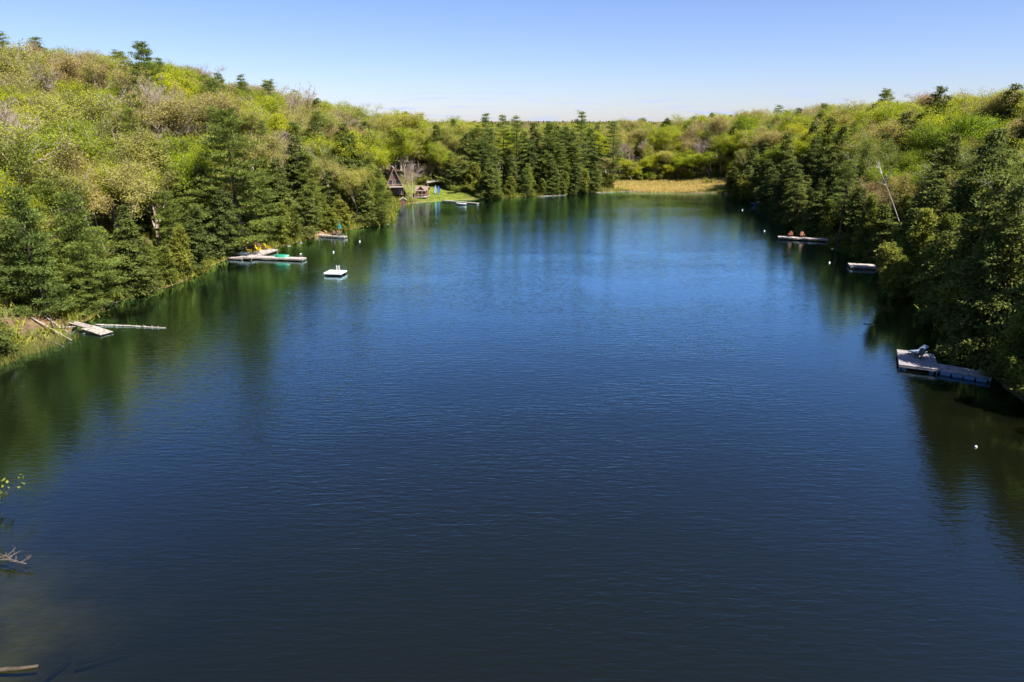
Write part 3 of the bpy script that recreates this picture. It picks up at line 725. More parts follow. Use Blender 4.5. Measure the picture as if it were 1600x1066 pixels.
# low growth closing the edge of the wood behind the marsh and the lawn
for ex, ey, ra, rb, a0, a1, nn in ((60, 262, 26.5, 16.5, -.25, 3.4, 38), (-25, 227, 16, 13, .2, 2.6, 12)):
    for i in range(nn):
        a = a0 + (a1-a0)*(i + random.uniform(-.4, .4))/nn
        for k in (.97, 1.08, 1.2):
            x, y = ex + ra*k*math.cos(a), ey + rb*k*math.sin(a); d = float(shore_dist(x, y)[0])
            if d > 1: fillers.append((x, y, d, hz(x, y), True, 'edge'))
fillers.sort(key=lambda f: math.hypot(f[0], f[1]))
def pick(x, y, d):
    r = random.random(); patch = wob(np.array(x), np.array(y), 26, 3.0); patch2 = wob(np.array(x), np.array(y), 17, 8.0)
    def choose(tbl):
        s = sum(w for _, w in tbl); q = r*s
        for k, w in tbl:
            q -= w
            if q <= 0: return k
        return tbl[-1][0]
    if y > 225 and -45 < x < 45 and d < 26:                     # far-shore conifers
        if x < -17: return choose([('maple', 4), ('bud', 4), ('bare', 1), ('hemlock', 1)])
        return choose([('hemlock', 4.5), ('pine', 3), ('cedar', 2.6), ('bud', 1)])
    if x < 20 and y < 235:                                       # left side
        if d < 7: return choose([('cedar', 4), ('softpine', 2), ('hemlock', 2.5), ('bud', 1.6)])
        if d < 28: return choose([('softpine', 1.5), ('pine', .6), ('hemlock', 1.3), ('cedar', 1.0), ('bud', 4.4), ('bare', .35 if d < 20 else 1.2), ('maple', 1.8), ('birch', .6)])
        if patch > .1: return choose([('bud', 5), ('bare', 2.2), ('maple', 2.0), ('hemlock', .35), ('pine', .25), ('birch', .3)])
        return choose([('maple', 5), ('bud', 3), ('bare', .4), ('hemlock', .7), ('pine', .3)])
    if x > 40 and y < 245:                                       # right side
        if d < 9: return choose([('cedar', 3.6), ('hemlock', 4.2), ('bud', .6)])
        if d < 26: return choose([('hemlock', 3.2), ('cedar', 1.4), ('maple', 2.4), ('bud', 1.6), ('birch', .8), ('pine', .3)])
        if patch2 > .55: return choose([('bud', 3), ('maple', 4), ('bare', .6), ('hemlock', .8)])
        return choose([('maple', 6.5), ('bud', 1.8), ('hemlock', .9), ('birch', .4)])
    if patch > 0: return choose([('bud', 5), ('bare', 1.1), ('maple', 2.2), ('hemlock', 1.2), ('birch', .5)])
    return choose([('maple', 4.6), ('bud', 3), ('hemlock', 1.4), ('pine', .5), ('birch', .3)])
HGT = dict(pine=(17, 22), softpine=(12, 17.5), hemlock=(12, 19), cedar=(7.5, 12.5), maple=(11.5, 19.5), bud=(11.5, 20), bare=(12, 18.5), birch=(13, 18), shrub=(8, 11))
hx = np.array([t['x'] for t in TREES]); hy = np.array([t['y'] for t in TREES])
heroes = list(TREES)
LINE = np.full(1800, 2000.0)                                     # highest leaf seen so far in each column of the photograph
def cover(x, y, z, h, r, write):
    p, q = project(x, y, z+h); f = y*CT - (z+h*.6-H)*ST; w = max(r*F/max(f, 5)*.75, 2)
    lo, hi = int(max(p-w+100, 0)), int(min(p+w+100, 1799))
    if hi <= lo: return True
    cols = np.arange(lo, hi+1); prof = np.abs(cols-100-p)/w
    _, base = project(x, y, z); top = q + (base-q)*.55*prof**1.4
    vis = bool((LINE[lo:hi+1] > top + 3).sum() > 2)
    if write: LINE[lo:hi+1] = np.minimum(LINE[lo:hi+1], top + (base-q)*.10)
    return vis
hero_q = sorted(heroes, key=lambda t: math.hypot(t['x'], t['y'])); hi_ = 0; counts = {}
for x, y, d, z, inframe, ln in fillers:
    while hi_ < len(hero_q) and math.hypot(hero_q[hi_]['x'], hero_q[hi_]['y']) < math.hypot(x, y):
        t = hero_q[hi_]; cover(t['x'], t['y'], t['z'], t['h'], t['r'], True); hi_ += 1
    if np.min(np.hypot(hx-x, hy-y)) < 2.6: continue
    k = pick(x, y, d) if not ln else random.choice(['cedar', 'shrub', 'bud', 'cedar', 'maple', 'shrub']) if ln == 'edge' else random.choice(['cedar', 'cedar', 'hemlock', 'softpine'] if x < 30 else ['cedar', 'hemlock', 'cedar', 'hemlock', 'hemlock']); lo, hi = HGT[k]; h = random.uniform(lo, hi)
    if d < 7: h *= .85
    if ln == 'edge': h *= random.uniform(.28, .55)
    elif ln: h *= .8
    if y > 250: h *= 1.08
    if k in ('pine', 'softpine') and d > 20: h *= .95
    r = PROTO[k][0]['r']*h/PROTO[k][0]['h']
    if inframe and not cover(x, y, z, h, r, False): continue
    if counts.get(k, 0) >= 285: k = 'bud' if counts.get('bud', 0) < 285 else ('hemlock' if counts.get('hemlock', 0) < 270 else 'birch')
    if counts.get(k, 0) >= 290: continue
    if inframe: cover(x, y, z, h, r, True)
    counts[k] = counts.get(k, 0) + 1
    tree(k, x, y, h, z=z, widen=random.uniform(1.0, 1.38)*(1.4 if ln == 'edge' else 1.15 if ln else 1), lean=None if ln == 'edge' else ln)
print('TREES', len(TREES), counts)

# labels for those trees: kind, belt, landmark, and place in the row where the row is short
LOOK = dict(pine='tall pine', softpine='bushy pine', hemlock='dark hemlock', cedar='yellow-green cedar', maple='bright leafed maple',
            bud='tan budding hardwood', bare='bare grey hardwood', birch='pale-trunked birch', shrub='low leafy shrub')
def landmark(x, y, z, h):
    p, _ = project(x, y, z+h*.7); p = float(p)
    if y > 242 and 590 < p < 1140:
        return ('behind the lawn cabins' if p < 700 else 'behind the twin far-shore pines' if p < 780 else 'behind the mid far-shore pines' if p < 860 else 'behind the highest far-shore pine' if p < 945 else 'behind the golden marsh' if p < 1060 else "behind the marsh's right half")
    if p < 20: return 'at the far left edge'
    for lim, s in ((115, 'above the driftwood pile'), (200, 'above the plank dock'), (290, 'left of the tall left-shore pine'), (370, 'behind the tall left-shore pine'),
                   (430, 'above the yellow chairs'), (500, 'above the white-limbed birch'), (570, 'above the teal cover'), (640, 'near the steep-roofed cottage'), (720, 'near the small cabin'),
                   (860, 'near the mid far shore'), (960, 'near the highest far-shore pine'), (1140, 'beside the golden marsh'),
                   (1215, 'above the moored boat'), (1290, 'above the brown chairs dock'), (1350, 'above the pale layered pine'), (1420, 'above the overhanging cedar'),
                   (1480, 'above the leaning white birch'), (1545, 'above the lounger dock'), (1602, 'above the dock ramp')):
        if p < lim: return s
    return 'past the right edge'
rows = {}
for t in TREES:
    if t['hero']: continue
    d = float(shore_dist(t['x'], t['y'])[0])
    belt = 'at the water' if d < 6 else 'on the lower bank' if d < 16 else 'mid-slope' if d < 38 else 'high on the slope' if d < 75 else 'on the far crest'
    key = f"{LOOK[t['kind']]} {belt}, {landmark(t['x'], t['y'], t['z'], t['h'])}"
    rows.setdefault(key, []).append(t)
ORD = [f'{w} from left' for w in 'first second third fourth fifth sixth seventh eighth ninth tenth eleventh twelfth thirteenth fourteenth fifteenth sixteenth seventeenth eighteenth'.split()]
for key, ts in rows.items():
    ts.sort(key=lambda t: float(project(t['x'], t['y'], t['z']+t['h'])[0]))
    for i, t in enumerate(ts):
        t['o']['label'] = key if len(ts) == 1 else f'{key}, {ORD[i]}' if i < len(ORD) and len(ts) <= len(ORD) else key
        t['o']['group'] = f"{CAT[t['kind']]}s of the lakeside forest"
print('LABEL ROWS', len(rows), max(len(v) for v in rows.values()))

# ------------------------------------------------------------------ far forest: one mass beyond the single trees
def far_forest():
    r = np.random.default_rng(5); V = []; T = []; N = 0
    n = 5200
    Y = 340*np.exp(r.random(n)*math.log(3800/340)); X = (r.random(n)*2-1)*Y*.88
    # in front of each other: keep those near the gap to the horizon
    Zg = height(X, Y); kind = r.random(n); hh = r.uniform(12, 18, n)
    for i in range(n):
        con = kind[i] < .28; k = 46 if Y[i] < 700 else 26 if Y[i] < 1500 else 14
        size = max(.9, Y[i]*.0019)
        if con:
            q = r.random(k)**.7; rad = (1-q)*2.6 + .2; zc = .12*hh[i] + q*hh[i]*.9
        else:
            q = r.random(k); rad = np.sqrt(np.clip(1-(2*q-1)**2, 0, 1))*3.6; zc = hh[i]*(.38+.6*q)
        a = r.random(k)*6.28; rad = rad*r.uniform(.6, 1.05, k)
        P = np.stack([X[i]+np.cos(a)*rad, Y[i]+np.sin(a)*rad, Zg[i]+zc], 1)
        U = unit(r.normal(size=(k, 3)) + np.stack([np.cos(a), np.sin(a), .5+0*a], 1))*size; W = unit(np.cross(U, r.normal(size=(k, 3))))*size*.45
        V.append(np.stack([P-U*.5, P+W, P+U*.5, P-W], 1).reshape(-1, 3))
        base = .12 if con else (.55 if kind[i] < .62 else .95)
        T.append(np.clip(base + r.normal(size=k)*.05, 0, 1))
    V = np.concatenate(V); return mesh_np('far_forest', V, np.arange(len(V)).reshape(-1, 4), None, [M['farleaf']], np.concatenate(T))
m, n, l, b = mat('far_forest_leaves'); n.remove(b); out = n['Material Output']
a = n.new('ShaderNodeAttribute'); a.attribute_name = 'tint'; r = n.new('ShaderNodeValToRGB'); e = r.color_ramp.elements
e[0].position = 0; e[0].color = (.045,.070,.022,1); e[1].position = 1; e[1].color = (.26,.31,.025,1)
for p_, c_ in ((.25, (.075,.10,.022,1)), (.48, (.24,.20,.075,1)), (.65, (.20,.21,.045,1))):
    x_ = e.new(p_); x_.color = c_
l.new(a.outputs['Fac'], r.inputs[0]); d_ = n.new('ShaderNodeBsdfDiffuse'); t_ = n.new('ShaderNodeBsdfTranslucent'); s_ = n.new('ShaderNodeMixShader'); s_.inputs[0].default_value = .35
l.new(r.outputs[0], d_.inputs[0]); l.new(r.outputs[0], t_.inputs[0]); l.new(d_.outputs[0], s_.inputs[1]); l.new(t_.outputs[0], s_.inputs[2]); l.new(s_.outputs[0], out.inputs[0])
M['farleaf'] = m
tag(link('far_forest', far_forest()), 'distant mixed forest running to the horizon beyond the marsh', 'forest', kind='stuff')

# ------------------------------------------------------------------ ground plants nobody could count
def tufts(name, X, Y, K, hgt, w, spread, m, lab, cat, flop=.5, seed=3, zoff=0.0):
    r = np.random.default_rng(seed); n = len(X); Zt = np.maximum(height(X, Y), zoff)
    P = np.repeat(np.stack([X, Y, Zt], 1), K, 0) + r.normal(size=(n*K, 3))*np.array([spread, spread, 0])
    U = unit(np.array([0, 0, 1.]) + r.normal(size=(n*K, 3))*flop); U[:, 2] = np.abs(U[:, 2])
    L = (hgt*r.uniform(.5, 1.2, n*K))[:, None]; W = unit(np.cross(U, r.normal(size=(n*K, 3))))*w
    V = np.stack([P-W*.5, P+W*.5, P+U*L+W*.2, P+U*L-W*.2], 1).reshape(-1, 3)
    tint = np.repeat(r.random(n), K)*.7 + .3*r.random(n*K)
    return tag(link(name, mesh_np(name, V, np.arange(len(V)).reshape(-1, 4), None, [m], tint)), lab, cat, kind='stuff')
def sample(n, fn, box, seed):
    r = np.random.default_rng(seed); X = r.uniform(box[0], box[1], n); Y = r.uniform(box[2], box[3], n); k = fn(X, Y, shore_dist(X, Y)); return X[k], Y[k]
X, Y = sample(9000, lambda x, y, d: (d > -.6) & (((x-60)/25)**2 + ((y-262)/15)**2 < 1), (30, 84, 244, 288), 1)
tufts('marsh_grass', X, Y, 9, .75, .10, .35, M['drygrass'], 'golden dry marsh grass at the far end of the lake', 'grass', .45)
X, Y = sample(2600, lambda x, y, d: (d > 8) & (((x-54)/27)**2 + ((y-269)/9)**2 < 1), (22, 80, 262, 290), 2)
tufts('meadow_grass', X, Y, 9, .6, .10, .4, M['greengrass'], 'greener grass at the back of the golden marsh', 'grass', .5)
X, Y = sample(9000, lambda x, y, d: (d > .4) & (((x+25)/16)**2 + ((y-227)/12)**2 < 1), (-42, -8, 213, 240), 3)
tufts('lawn_grass', X, Y, 6, .12, .08, .3, M['greengrass'], 'mown bright green lawn around the cabins', 'grass', .7)
X, Y = sample(26000, lambda x, y, d: (d > -.15) & (d < 1.5) & (y > 20) & ((x < 30)), (-62, 30, 20, 250), 4)
tufts('shore_grass', X, Y, 7, .45, .035, .25, M['drygrass'], 'tawny grass along the left and far waterline', 'grass', .5)
X, Y = sample(60000, lambda x, y, d: (d > -2.6) & (d < -.3) & (((x+52)/5)**2 + ((y-71)/5)**2 < 1), (-62, -40, 60, 80), 5)
tufts('reeds', X[:420], Y[:420], 4, .9, .035, .2, M['reed'], 'thin reeds standing in the shallows at left', 'reeds', .25, zoff=-.1)
X, Y = sample(22000, lambda x, y, d: (d > .15) & ((d < 24) | (((x-60)/38)**2 + ((y-262)/30)**2 < 1)) & (y > 36) & ~((((x+25)/15)**2 + ((y-227)/12)**2 < 1) | (((x-60)/25)**2 + ((y-262)/15)**2 < 1) | ((x+50)**2+(y-131)**2 < 28) | ((x+44)**2+(y-151)**2 < 14)), (-95, 105, 36, 300), 6)
X2, Y2 = sample(70000, lambda x, y, d: (d > .05) & (d < 3.2) & (y > 58) & (y < 236) & ~((((x+25)/17)**2 + ((y-226)/13)**2 < 1) | ((x+50)**2+(y-130)**2 < 30) | ((x+44)**2+(y-151)**2 < 14) | ((x+55)**2+(y-78)**2 < 22) | ((x-48)**2+(y-62)**2 < 16)), (-62, 84, 56, 240), 8)
X, Y = np.concatenate([X, X2]), np.concatenate([Y, Y2])
tufts('undergrowth', X, Y, 15, 1.1, .16, .6, M['brush'], 'low leafy undergrowth between the shoreline trees', 'undergrowth', .7)
# single bushes at the waterline
for i, (px_, py_, hh, lab) in enumerate([
  (150, 478, 2.2, 'low bush at the water right of the plank dock'), (318, 424, 1.8, 'low bush on the grassy left bank before the tall pine'),
  (540, 352, 2.4, 'bush at the bank right of the small dock'), (712, 306, 3.2, 'green bush by the foot of the far white dock'),
  (1108, 292, 2.6, 'bush at the right end of the marsh'), (1072, 285, 2.4, 'bush in the middle of the back edge of the marsh'),
  (1010, 286, 2.6, 'bush left of middle at the back edge of the marsh')]):
    p = at(px_, py_, .4); o = tree('shrub', p.x, p.y, hh, lab, widen=1.3)

print('TRIS', sum(len(m.loop_triangles) or sum(p.loop_total-2 for p in m.polygons) for m in bpy.data.meshes))


# ------------------------------------------------------------------ docks
def deck_frame(o, L, W, zt, deckm, sidem, plank=.14, thick=.035, side=.22, posts=(), post_r=.06, along=False):
    """decking across a frame: local x is the length; the top of the boards at zt"""
    mb = MB(); n = int((W if along else L)/plank)
    for i in range(n):
        c = -(W if along else L)/2 + (i+.5)*((W if along else L)/n); w = (W if along else L)/n - .012; dz = random.uniform(-.004, .004)
        if along: mb.box((0, c, zt-thick/2+dz), (L, w, thick))
        else: mb.box((c, 0, zt-thick/2+dz), (w, W, thick))
    tag(mb.build('decking', deckm, o), kind='stuff')
    for c, s in (((0, W/2-.03, zt-thick-side/2-.003), (L-.02, .05, side)), ((0, -W/2+.03, zt-thick-side/2-.003), (L-.02, .05, side)),
                 ((L/2-.035, 0, zt-thick-side/2-.003), (.05, W-.13, side)), ((-L/2+.035, 0, zt-thick-side/2-.003), (.05, W-.13, side))):
        MB().box(c, s).build('fascia', sidem, o)
    for px_, py_, top in posts:
        MB().tube([(px_, py_, -1.6), (px_, py_, top)], post_r, 8).build('post', sidem, o)
def dock(name, a, b, W, zt, label, deckm=M['deck'], sidem=M['deckside'], post_top=.25, cat='dock', **k):
    a, b = Vector(a), Vector(b); c = (a+b)/2; L = (b-a).length; rz = math.atan2(b.y-a.y, b.x-a.x)
    o = empty(name, (c.x, c.y, 0), rz, label, cat)
    ps = [(sx*(L/2-.12), sy*(W/2-.12), zt-.05 if post_top < .3 else zt+post_top) for sx in (-1, 0, 1) for sy in (-1, 1)]
    deck_frame(o, L, W, zt, deckm, sidem, posts=ps, **k); return o, c, L, rz
def hull(L, Wd, Dp, n=11, flat=.55):
    """open boat hull along x, keel at z=0, with thickness"""
    mb = MB(); rows = []
    prof = [(-1, 1), (-.92, .55), (-flat, .10), (0, 0), (flat, .10), (.92, .55), (1, 1)]
    vs = []
    for layer, sh in ((0, 1.0), (1, .93)):
        for i in range(n):
            t = -1 + 2*i/(n-1); w = Wd/2*max(1-abs(t)**2.3, .03)*sh; sheer = Dp*(1 + .28*abs(t)**3); keel = .18*Dp*abs(t)**4 + layer*.03
            for p, q in prof: vs.append((t*L/2*(1 if layer == 0 else .985), p*w, keel + q*(sheer-keel)))
    m_ = len(prof); fs = []; off = n*m_
    for i in range(n-1):
        for j in range(m_-1):
            a, b, c, d = i*m_+j, i*m_+j+1, (i+1)*m_+j+1, (i+1)*m_+j
            fs += [(a, d, c, b), (off+a, off+b, off+c, off+d)]
        for j in (0, m_-1):
            a, d = i*m_+j, (i+1)*m_+j; fs.append((a, off+a, off+d, d))
    return mb.add(vs, fs)
def canoe(name, loc, rz, L, W, Dp, m, label, cat, flip=False, roll=0.0, pitch=0.0, seats=True, trim=None):
    o = empty(name, loc, rz, label, cat); o.rotation_euler = (roll + (PI if flip else 0), pitch, rz)
    hull(L, W, Dp).build('hull', m, o, smooth=True)
    if seats:
        for sx in (-.28, .28): MB().box((sx*L, 0, Dp*.72), (.22, W*.74, .03)).build('seat', M['deck'], o)
        MB().box((0, 0, Dp*.97), (.06, W*.93, .04)).build('thwart', M['deck'], o)
    for s in (-1, 1):
        pts = [(t*L/2, s*W/2*max(1-abs(t)**2.3, .03), Dp*(1+.28*abs(t)**3)) for t in np.linspace(-.98, .98, 11)]
        MB().tube(pts, .022, 5).build('gunwale', trim or m, o)
    return o
def adirondack(loc, rz, m, label, group, s=1.0):
    o = empty('adirondack_chair', loc, rz, label, 'chair', group); o.scale = (s, s, s)
    for i in range(5): MB().box(((i-2)*.11, .03, .34), (.10, .56, .022), rx=math.radians(12)).build('seat_slat', m, o)
    for i in range(5):
        hgt = .82 - .05*abs(i-2)**1.5
        MB().box(((i-2)*(.112+.0), -.36-.0, .30+hgt*.46), (.10, .022, hgt), rx=math.radians(20)).build('back_slat', m, o)
    MB().box((0, -.47, .66), (.60, .03, .08), rx=math.radians(20)).build('back_rail', m, o)
    for sx in (-1, 1):
        MB().box((sx*.36, -.06, .56), (.13, .74, .026)).build('armrest', m, o)
        MB().box((sx*.33, .24, .275), (.04, .10, .55)).build('leg', m, o)
        MB().box((sx*.305, -.16, .19), (.035, .92, .11), rx=math.radians(20)).build('leg', m, o)
    return o

# --- left shore, from near to far
A, B = Vector((-54.6, 80.9, 0)), Vector((-47.7, 77.2, 0)); dv = (B-A).normalized(); rz = math.atan2(dv.y, dv.x)
o = empty('plank_dock', (A.x, A.y, 0), rz, 'tilted old plank dock with a pale sunlit end, left shore', 'dock')
for i in range(3): MB().box((2.0, (i-1)*.31, .50), (4.2, .28, .05), ry=math.radians(1.5)).build('plank', M['deckside'], o)  # near-shore boards greyer: the shade there is put into their colour
for i in range(5):
    MB().box((5.75, (i-2)*.31-.1, .27 + .012*(i % 2)), (3.7, .285, .05), ry=math.radians(3.6)).build('plank', M['driftwood'], o)  # outer boards paler: the sunlight on them is put into their colour
for sx, zt in ((.4, .44), (3.7, .40), (7.2, .14)):
    MB().box((sx, -.05, zt-.10), (.14, 1.5, .12)).build('crossbeam', M['deckside'], o)
    for sy in (-.6, .55): MB().tube([(sx, sy, -1.2), (sx, sy, zt-.12)], .06, 7).build('post', M['deckside'], o)

def log(name, pts, rad, m, label, stubs=0, cat='log', seed=1, stub_range=(.6, 1.0), stub_len=.35):
    r = random.Random(seed); pts = [Vector(p) for p in pts]; c = pts[0].copy(); c.z = min(p.z for p in pts)
    o = empty(name, c, 0, label, cat); q = [p-c for p in pts]
    dense = []
    for i in range(len(q)-1):
        for k in range(5): dense.append(q[i].lerp(q[i+1], k/5) + Vector((r.uniform(-1, 1), r.uniform(-1, 1), r.uniform(-.5, .5)))*rad*.18)
    dense.append(q[-1]); n = len(dense)
    MB().tube(dense, [rad*(1-.6*i/(n-1))*r.uniform(.92, 1.08) for i in range(n)], 9).build('stem', m, o, smooth=True)
    for k in range(stubs):
        f = r.uniform(*stub_range); i = int(f*(n-1)); b0 = dense[i]; d = Vector((r.uniform(-.6, .6), r.uniform(-.6, .6), r.uniform(.4, 1))).normalized()
        MB().tube([b0, b0+d*stub_len*r.uniform(.5, 1)], [rad*.3, rad*.12], 5).build('branch_stub', m, o)
    return o
log('floating_log', [(-51.6, 81.1, .05), (-47, 80.6, .06), (-42.3, 79.9, .02)], .15, M['driftwood'], 'long pale log floating out from the plank dock', 9, stub_len=.3)
for i, (pa, pb, rad, lab) in enumerate([
    ((52, 512), (112, 530), .14, 'grey driftwood log lying across the pile by the left shore'),
    ((62, 505), (105, 517), .12, 'upper bleached log of the left-shore driftwood pile'),
    ((55, 527), (100, 541), .10, 'lowest driftwood log at the water, left shore'),
    ((78, 500), (92, 535), .09, 'driftwood log crossing the others endwise'),
    ((92, 515), (120, 510), .11, 'short pale driftwood log nearest the plank dock'),
    ((48, 541), (86, 534), .07, 'thin forked driftwood branch at the water, left shore'),
    ((158, 480), (188, 470), .08, 'grey dead branch sprawled at the waterline right of the plank dock')]):
    a, b = at(*pa, .35), at(*pb, .25)
    for p in (a, b): p.z = max(hz(p.x, p.y), -.02) + rad*.9 + .03*i
    log('driftwood_log', [a, b], rad, M['driftwood' if i in (0, 1, 4) else 'deadtwig'], lab, 2 if i != 5 else 6, seed=20+i, stub_range=(.1, 1), stub_len=.35)
# dock with yellow chairs
o, c, L, rzd = dock('wooden_dock', (-47.6, 124.2), (-37.6, 122.3), 1.7, .46, 'long wooden dock reaching into the lake with a green boat on it', post_top=.25)
for sy in (-1, 1):   # ladder at the end
    pass
lad = empty('swim_ladder', (-38.3, 123.0, 0), rzd, 'small steel swim ladder at the end of the long left dock', 'ladder')
for sy in (-.22, .22): MB().tube([(0, sy, -.7), (0, sy, 1.1), (-.15, sy, 1.25), (-.32, sy, 1.1), (-.32, sy, .45)], .022, 6).build('rail', M['steel'], lad)
for k in range(3): MB().tube([(0, -.22, .25-.3*k), (0, .22, .25-.3*k)], .018, 6).build('rung', M['steel'], lad)
dock('wooden_dock', (-48.7, 122.8), (-46.7, 131.4), 3.0, .54, 'wide dock section running along the bank beneath the yellow chairs', post_top=.2)
dock('wooden_dock', (-52.2, 124.0), (-48.9, 123.3), 1.5, .42, 'short low dock section under the blue-grey boat', post_top=.2)
canoe('rowing_boat', (-50.4, 124.9, .62), math.radians(-8), 4.0, 1.15, .42, M['bluegrey'], 'blue-grey boat drawn up beside the short dock section', 'boat', trim=M['white'])
canoe('rowing_boat', (-42.0, 123.5, .95), rzd + .12, 2.7, 1.15, .48, M['green'], 'green boat turned upside down on the long left dock', 'boat', flip=True, seats=False)
for i, (x, y, a, lab) in enumerate([(-49.0, 126.6, -70, 'yellow chair on the left, turned toward the lake'), (-48.2, 129.0, -80, 'middle one of the three yellow chairs'),
                                    (-47.2, 131.0, -95, 'right-hand yellow chair nearest the cedars')]):
    adirondack((x, y, .545), math.radians(a), M['yellow'], lab, 'yellow chairs by the left dock', 1.22)
# swim raft
o = empty('swim_raft', (-29.1, 110.6, 0), math.radians(-9), 'square white swim raft afloat off the left shore', 'raft')
deck_frame(o, 3.0, 2.6, .48, M['white'], M['white'], side=.16)
for sy in (-.95, .95): MB().tube([(-1.35, sy, .10), (1.35, sy, .10)], .19, 10).build('float', M['dark'], o)
for sx in (-.2, .2): MB().tube([(sx, 1.32, -.6), (sx, 1.32, 1.15), (sx, 1.15, 1.3), (sx, 1.0, 1.15), (sx, 1.0, .48)], .028, 6).build('ladder_rail', M['white'], o)
for k in range(3): MB().tube([(-.2, 1.32, .3-.28*k), (.2, 1.32, .3-.28*k)], .02, 6).build('ladder_rung', M['steel'], o)
R9 = Matrix.Rotation(math.radians(-9), 3, 'Z')
for sx, sy, lab in ((-.7, -.35, 'dark mat on the left half of the white raft'), (.75, -.05, 'dark mat on the right half of the white raft')):
    p = Vector((-29.1, 110.6, 0)) + R9 @ Vector((sx, sy, .492)); mb = MB(); mb.box((0, 0, 0), (.62, .5, .012)); mb.box((0, .2, .014), (.58, .07, .014)); mb.box((0, -.2, .014), (.58, .07, .014))
    q = tag(mb.build('mat', M['dark']), lab, 'mat'); q.location = p; q.rotation_euler = (0, 0, math.radians(-9))
# small dock further along
dock('wooden_dock', (-42.2, 149.6), (-35.9, 147.3), 1.3, .44, 'small dock below the teal cover with a pale end', deckm=M['driftwood'], post_top=.55)
dock('wooden_deck', (-45.8, 150.7), (-42.6, 149.9), 2.6, .56, 'orange-brown timber deck at the foot of the small dock', deckm=M['neworange'], sidem=M['neworange'], cat='deck')
for i, (pa, pb, lab) in enumerate([((501, 353), (510, 362), 'left timber stair rail above the small dock'), ((519, 354), (528, 361), 'right timber stair rail above the small dock')]):
    a, b = at(*pa, 1.6), at(*pb, .7); a.z = hz(a.x, a.y)+.25; b.z = max(hz(b.x, b.y), .3)+.3
    o = empty('timber_rail', (a.x, a.y, 0), 0, lab, 'rail'); d = b-a
    MB().tube([(0, 0, a.z), (d.x, d.y, b.z)], .13, 4).build('beam', M['neworange'], o)
    for f in (.15, .85):
        x, y = a.x+d.x*f, a.y+d.y*f; MB().box((d.x*f, d.y*f, (hz(x, y)+a.z+(b.z-a.z)*f)/2), (.1, .1, abs(a.z+(b.z-a.z)*f-hz(x, y))+.1)).build('post', M['neworange'], o)
for i, (x, y, lab) in enumerate([(-38.6, 148.6, 'left dark chair on the small dock'), (-37.3, 148.1, 'right dark chair on the small dock')]):
    adirondack((x, y, .45), math.radians(-150), M['cabinwood'], lab, 'dark chairs on the small left dock')
p = at(530, 352, 1.5); z0 = hz(p.x, p.y)
o = empty('garden_umbrella', (p.x, p.y, z0), 0, 'teal folded umbrella in the shade behind the small dock', 'umbrella')
MB().tube([(0, 0, 0), (0, 0, 2.6)], .03, 8).build('pole', M['deckside'], o)
vs = []; fs = []; N = 16
for k, (zz_, rr) in enumerate([(.75, .42), (1.2, .36), (1.8, .28), (2.3, .15), (2.55, .03)]):
    for j in range(N): q = rr*(1.15 if j % 2 else .8); vs.append((q*math.cos(j*2*PI/N), q*math.sin(j*2*PI/N), zz_))
for k in range(4):
    for j in range(N): fs.append((k*N+j, k*N+(j+1) % N, (k+1)*N+(j+1) % N, (k+1)*N+j))
MB().add(vs, fs).build('canopy', M['teal'], o)
p = at(521, 349, 1.6); o = empty('storage_box', (p.x, p.y, hz(p.x, p.y)), .3, 'small white box left of the teal umbrella', 'box')
MB().box((0, 0, .35), (.8, .55, .7)).build('case', M['white'], o); MB().box((0, 0, .73), (.86, .61, .06)).build('lid', M['bluegrey'], o)
# brush pile and rocks at the point
r_ = random.Random(4)
for k, (px_, py_, lab) in enumerate([(580, 345, 'tangle of grey dead brush at the end of the left point')]):
    p = at(px_, py_, .4); o = empty('brush_pile', (p.x, p.y, max(hz(p.x, p.y), 0)), 0, lab, 'brush'); 
    mb = MB()
    for j in range(70):
        a = r_.uniform(0, 6.28); e = r_.uniform(.05, .9); L = r_.uniform(.8, 2.4); s0 = Vector((r_.uniform(-2.2, 2.2), r_.uniform(-1, 1), r_.uniform(0, .3)))
        mb.tube([s0, s0 + Vector((math.cos(a)*math.cos(e), math.sin(a)*math.cos(e), math.sin(e)))*L], [.035, .012], 4)
    tag(mb.build('sticks', M['driftwood'], o), kind='stuff')
def rock(px_, py_, s, label, z=.1, seed=0):
    s *= .55
    r = np.random.default_rng(seed); p = at(px_, py_, z); import bmesh
    bm = bmesh.new(); bmesh.ops.create_icosphere(bm, subdivisions=3, radius=1)
    k = r.normal(size=(5, 3))*1.6; ph = r.random(5)*6
    for v in bm.verts:
        n_ = np.array(v.co); f = 1 + .13*sum(math.sin(float(k[i] @ n_)+ph[i]) for i in range(5)); v.co = Vector((v.co.x*f*s, v.co.y*f*s*.8, v.co.z*f*s*.42))
    me = bpy.data.meshes.new('boulder'); bm.to_mesh(me); bm.free(); me.materials.append(M['rock'])
    o = tag(link('boulder', me), label, 'rock', 'rocks along the waterline'); o.location = (p.x, p.y, max(hz(p.x, p.y), -.1) + s*.1); o.rotation_euler = (0, 0, r.random()*6)
for i, (px_, py_, s, lab) in enumerate([(430, 393, .8, 'rock at the water right of the yellow chairs'), (452, 384, .7, 'rock between the long dock and the small dock'), (470, 379, .9, 'pale rock left of the small dock'),
    (604, 350, .7, 'rock at the tip of the left point'), (613, 351, .45, 'outermost small rock off the left point'), (595, 349, .6, 'rock beside the dead brush on the point'),
    (652, 318, .7, 'flat pale stone at the edge of the lawn'), (672, 316, .7, 'pale stone at the lawn edge nearer the white dock'), (815, 306, .8, 'pale rock on the far shore'),
    (548, 357, .6, 'rock right of the small dock'), (1300, 388, .8, 'grey rock on the shaded right shore')]): rock(px_, py_, s, lab, seed=i)
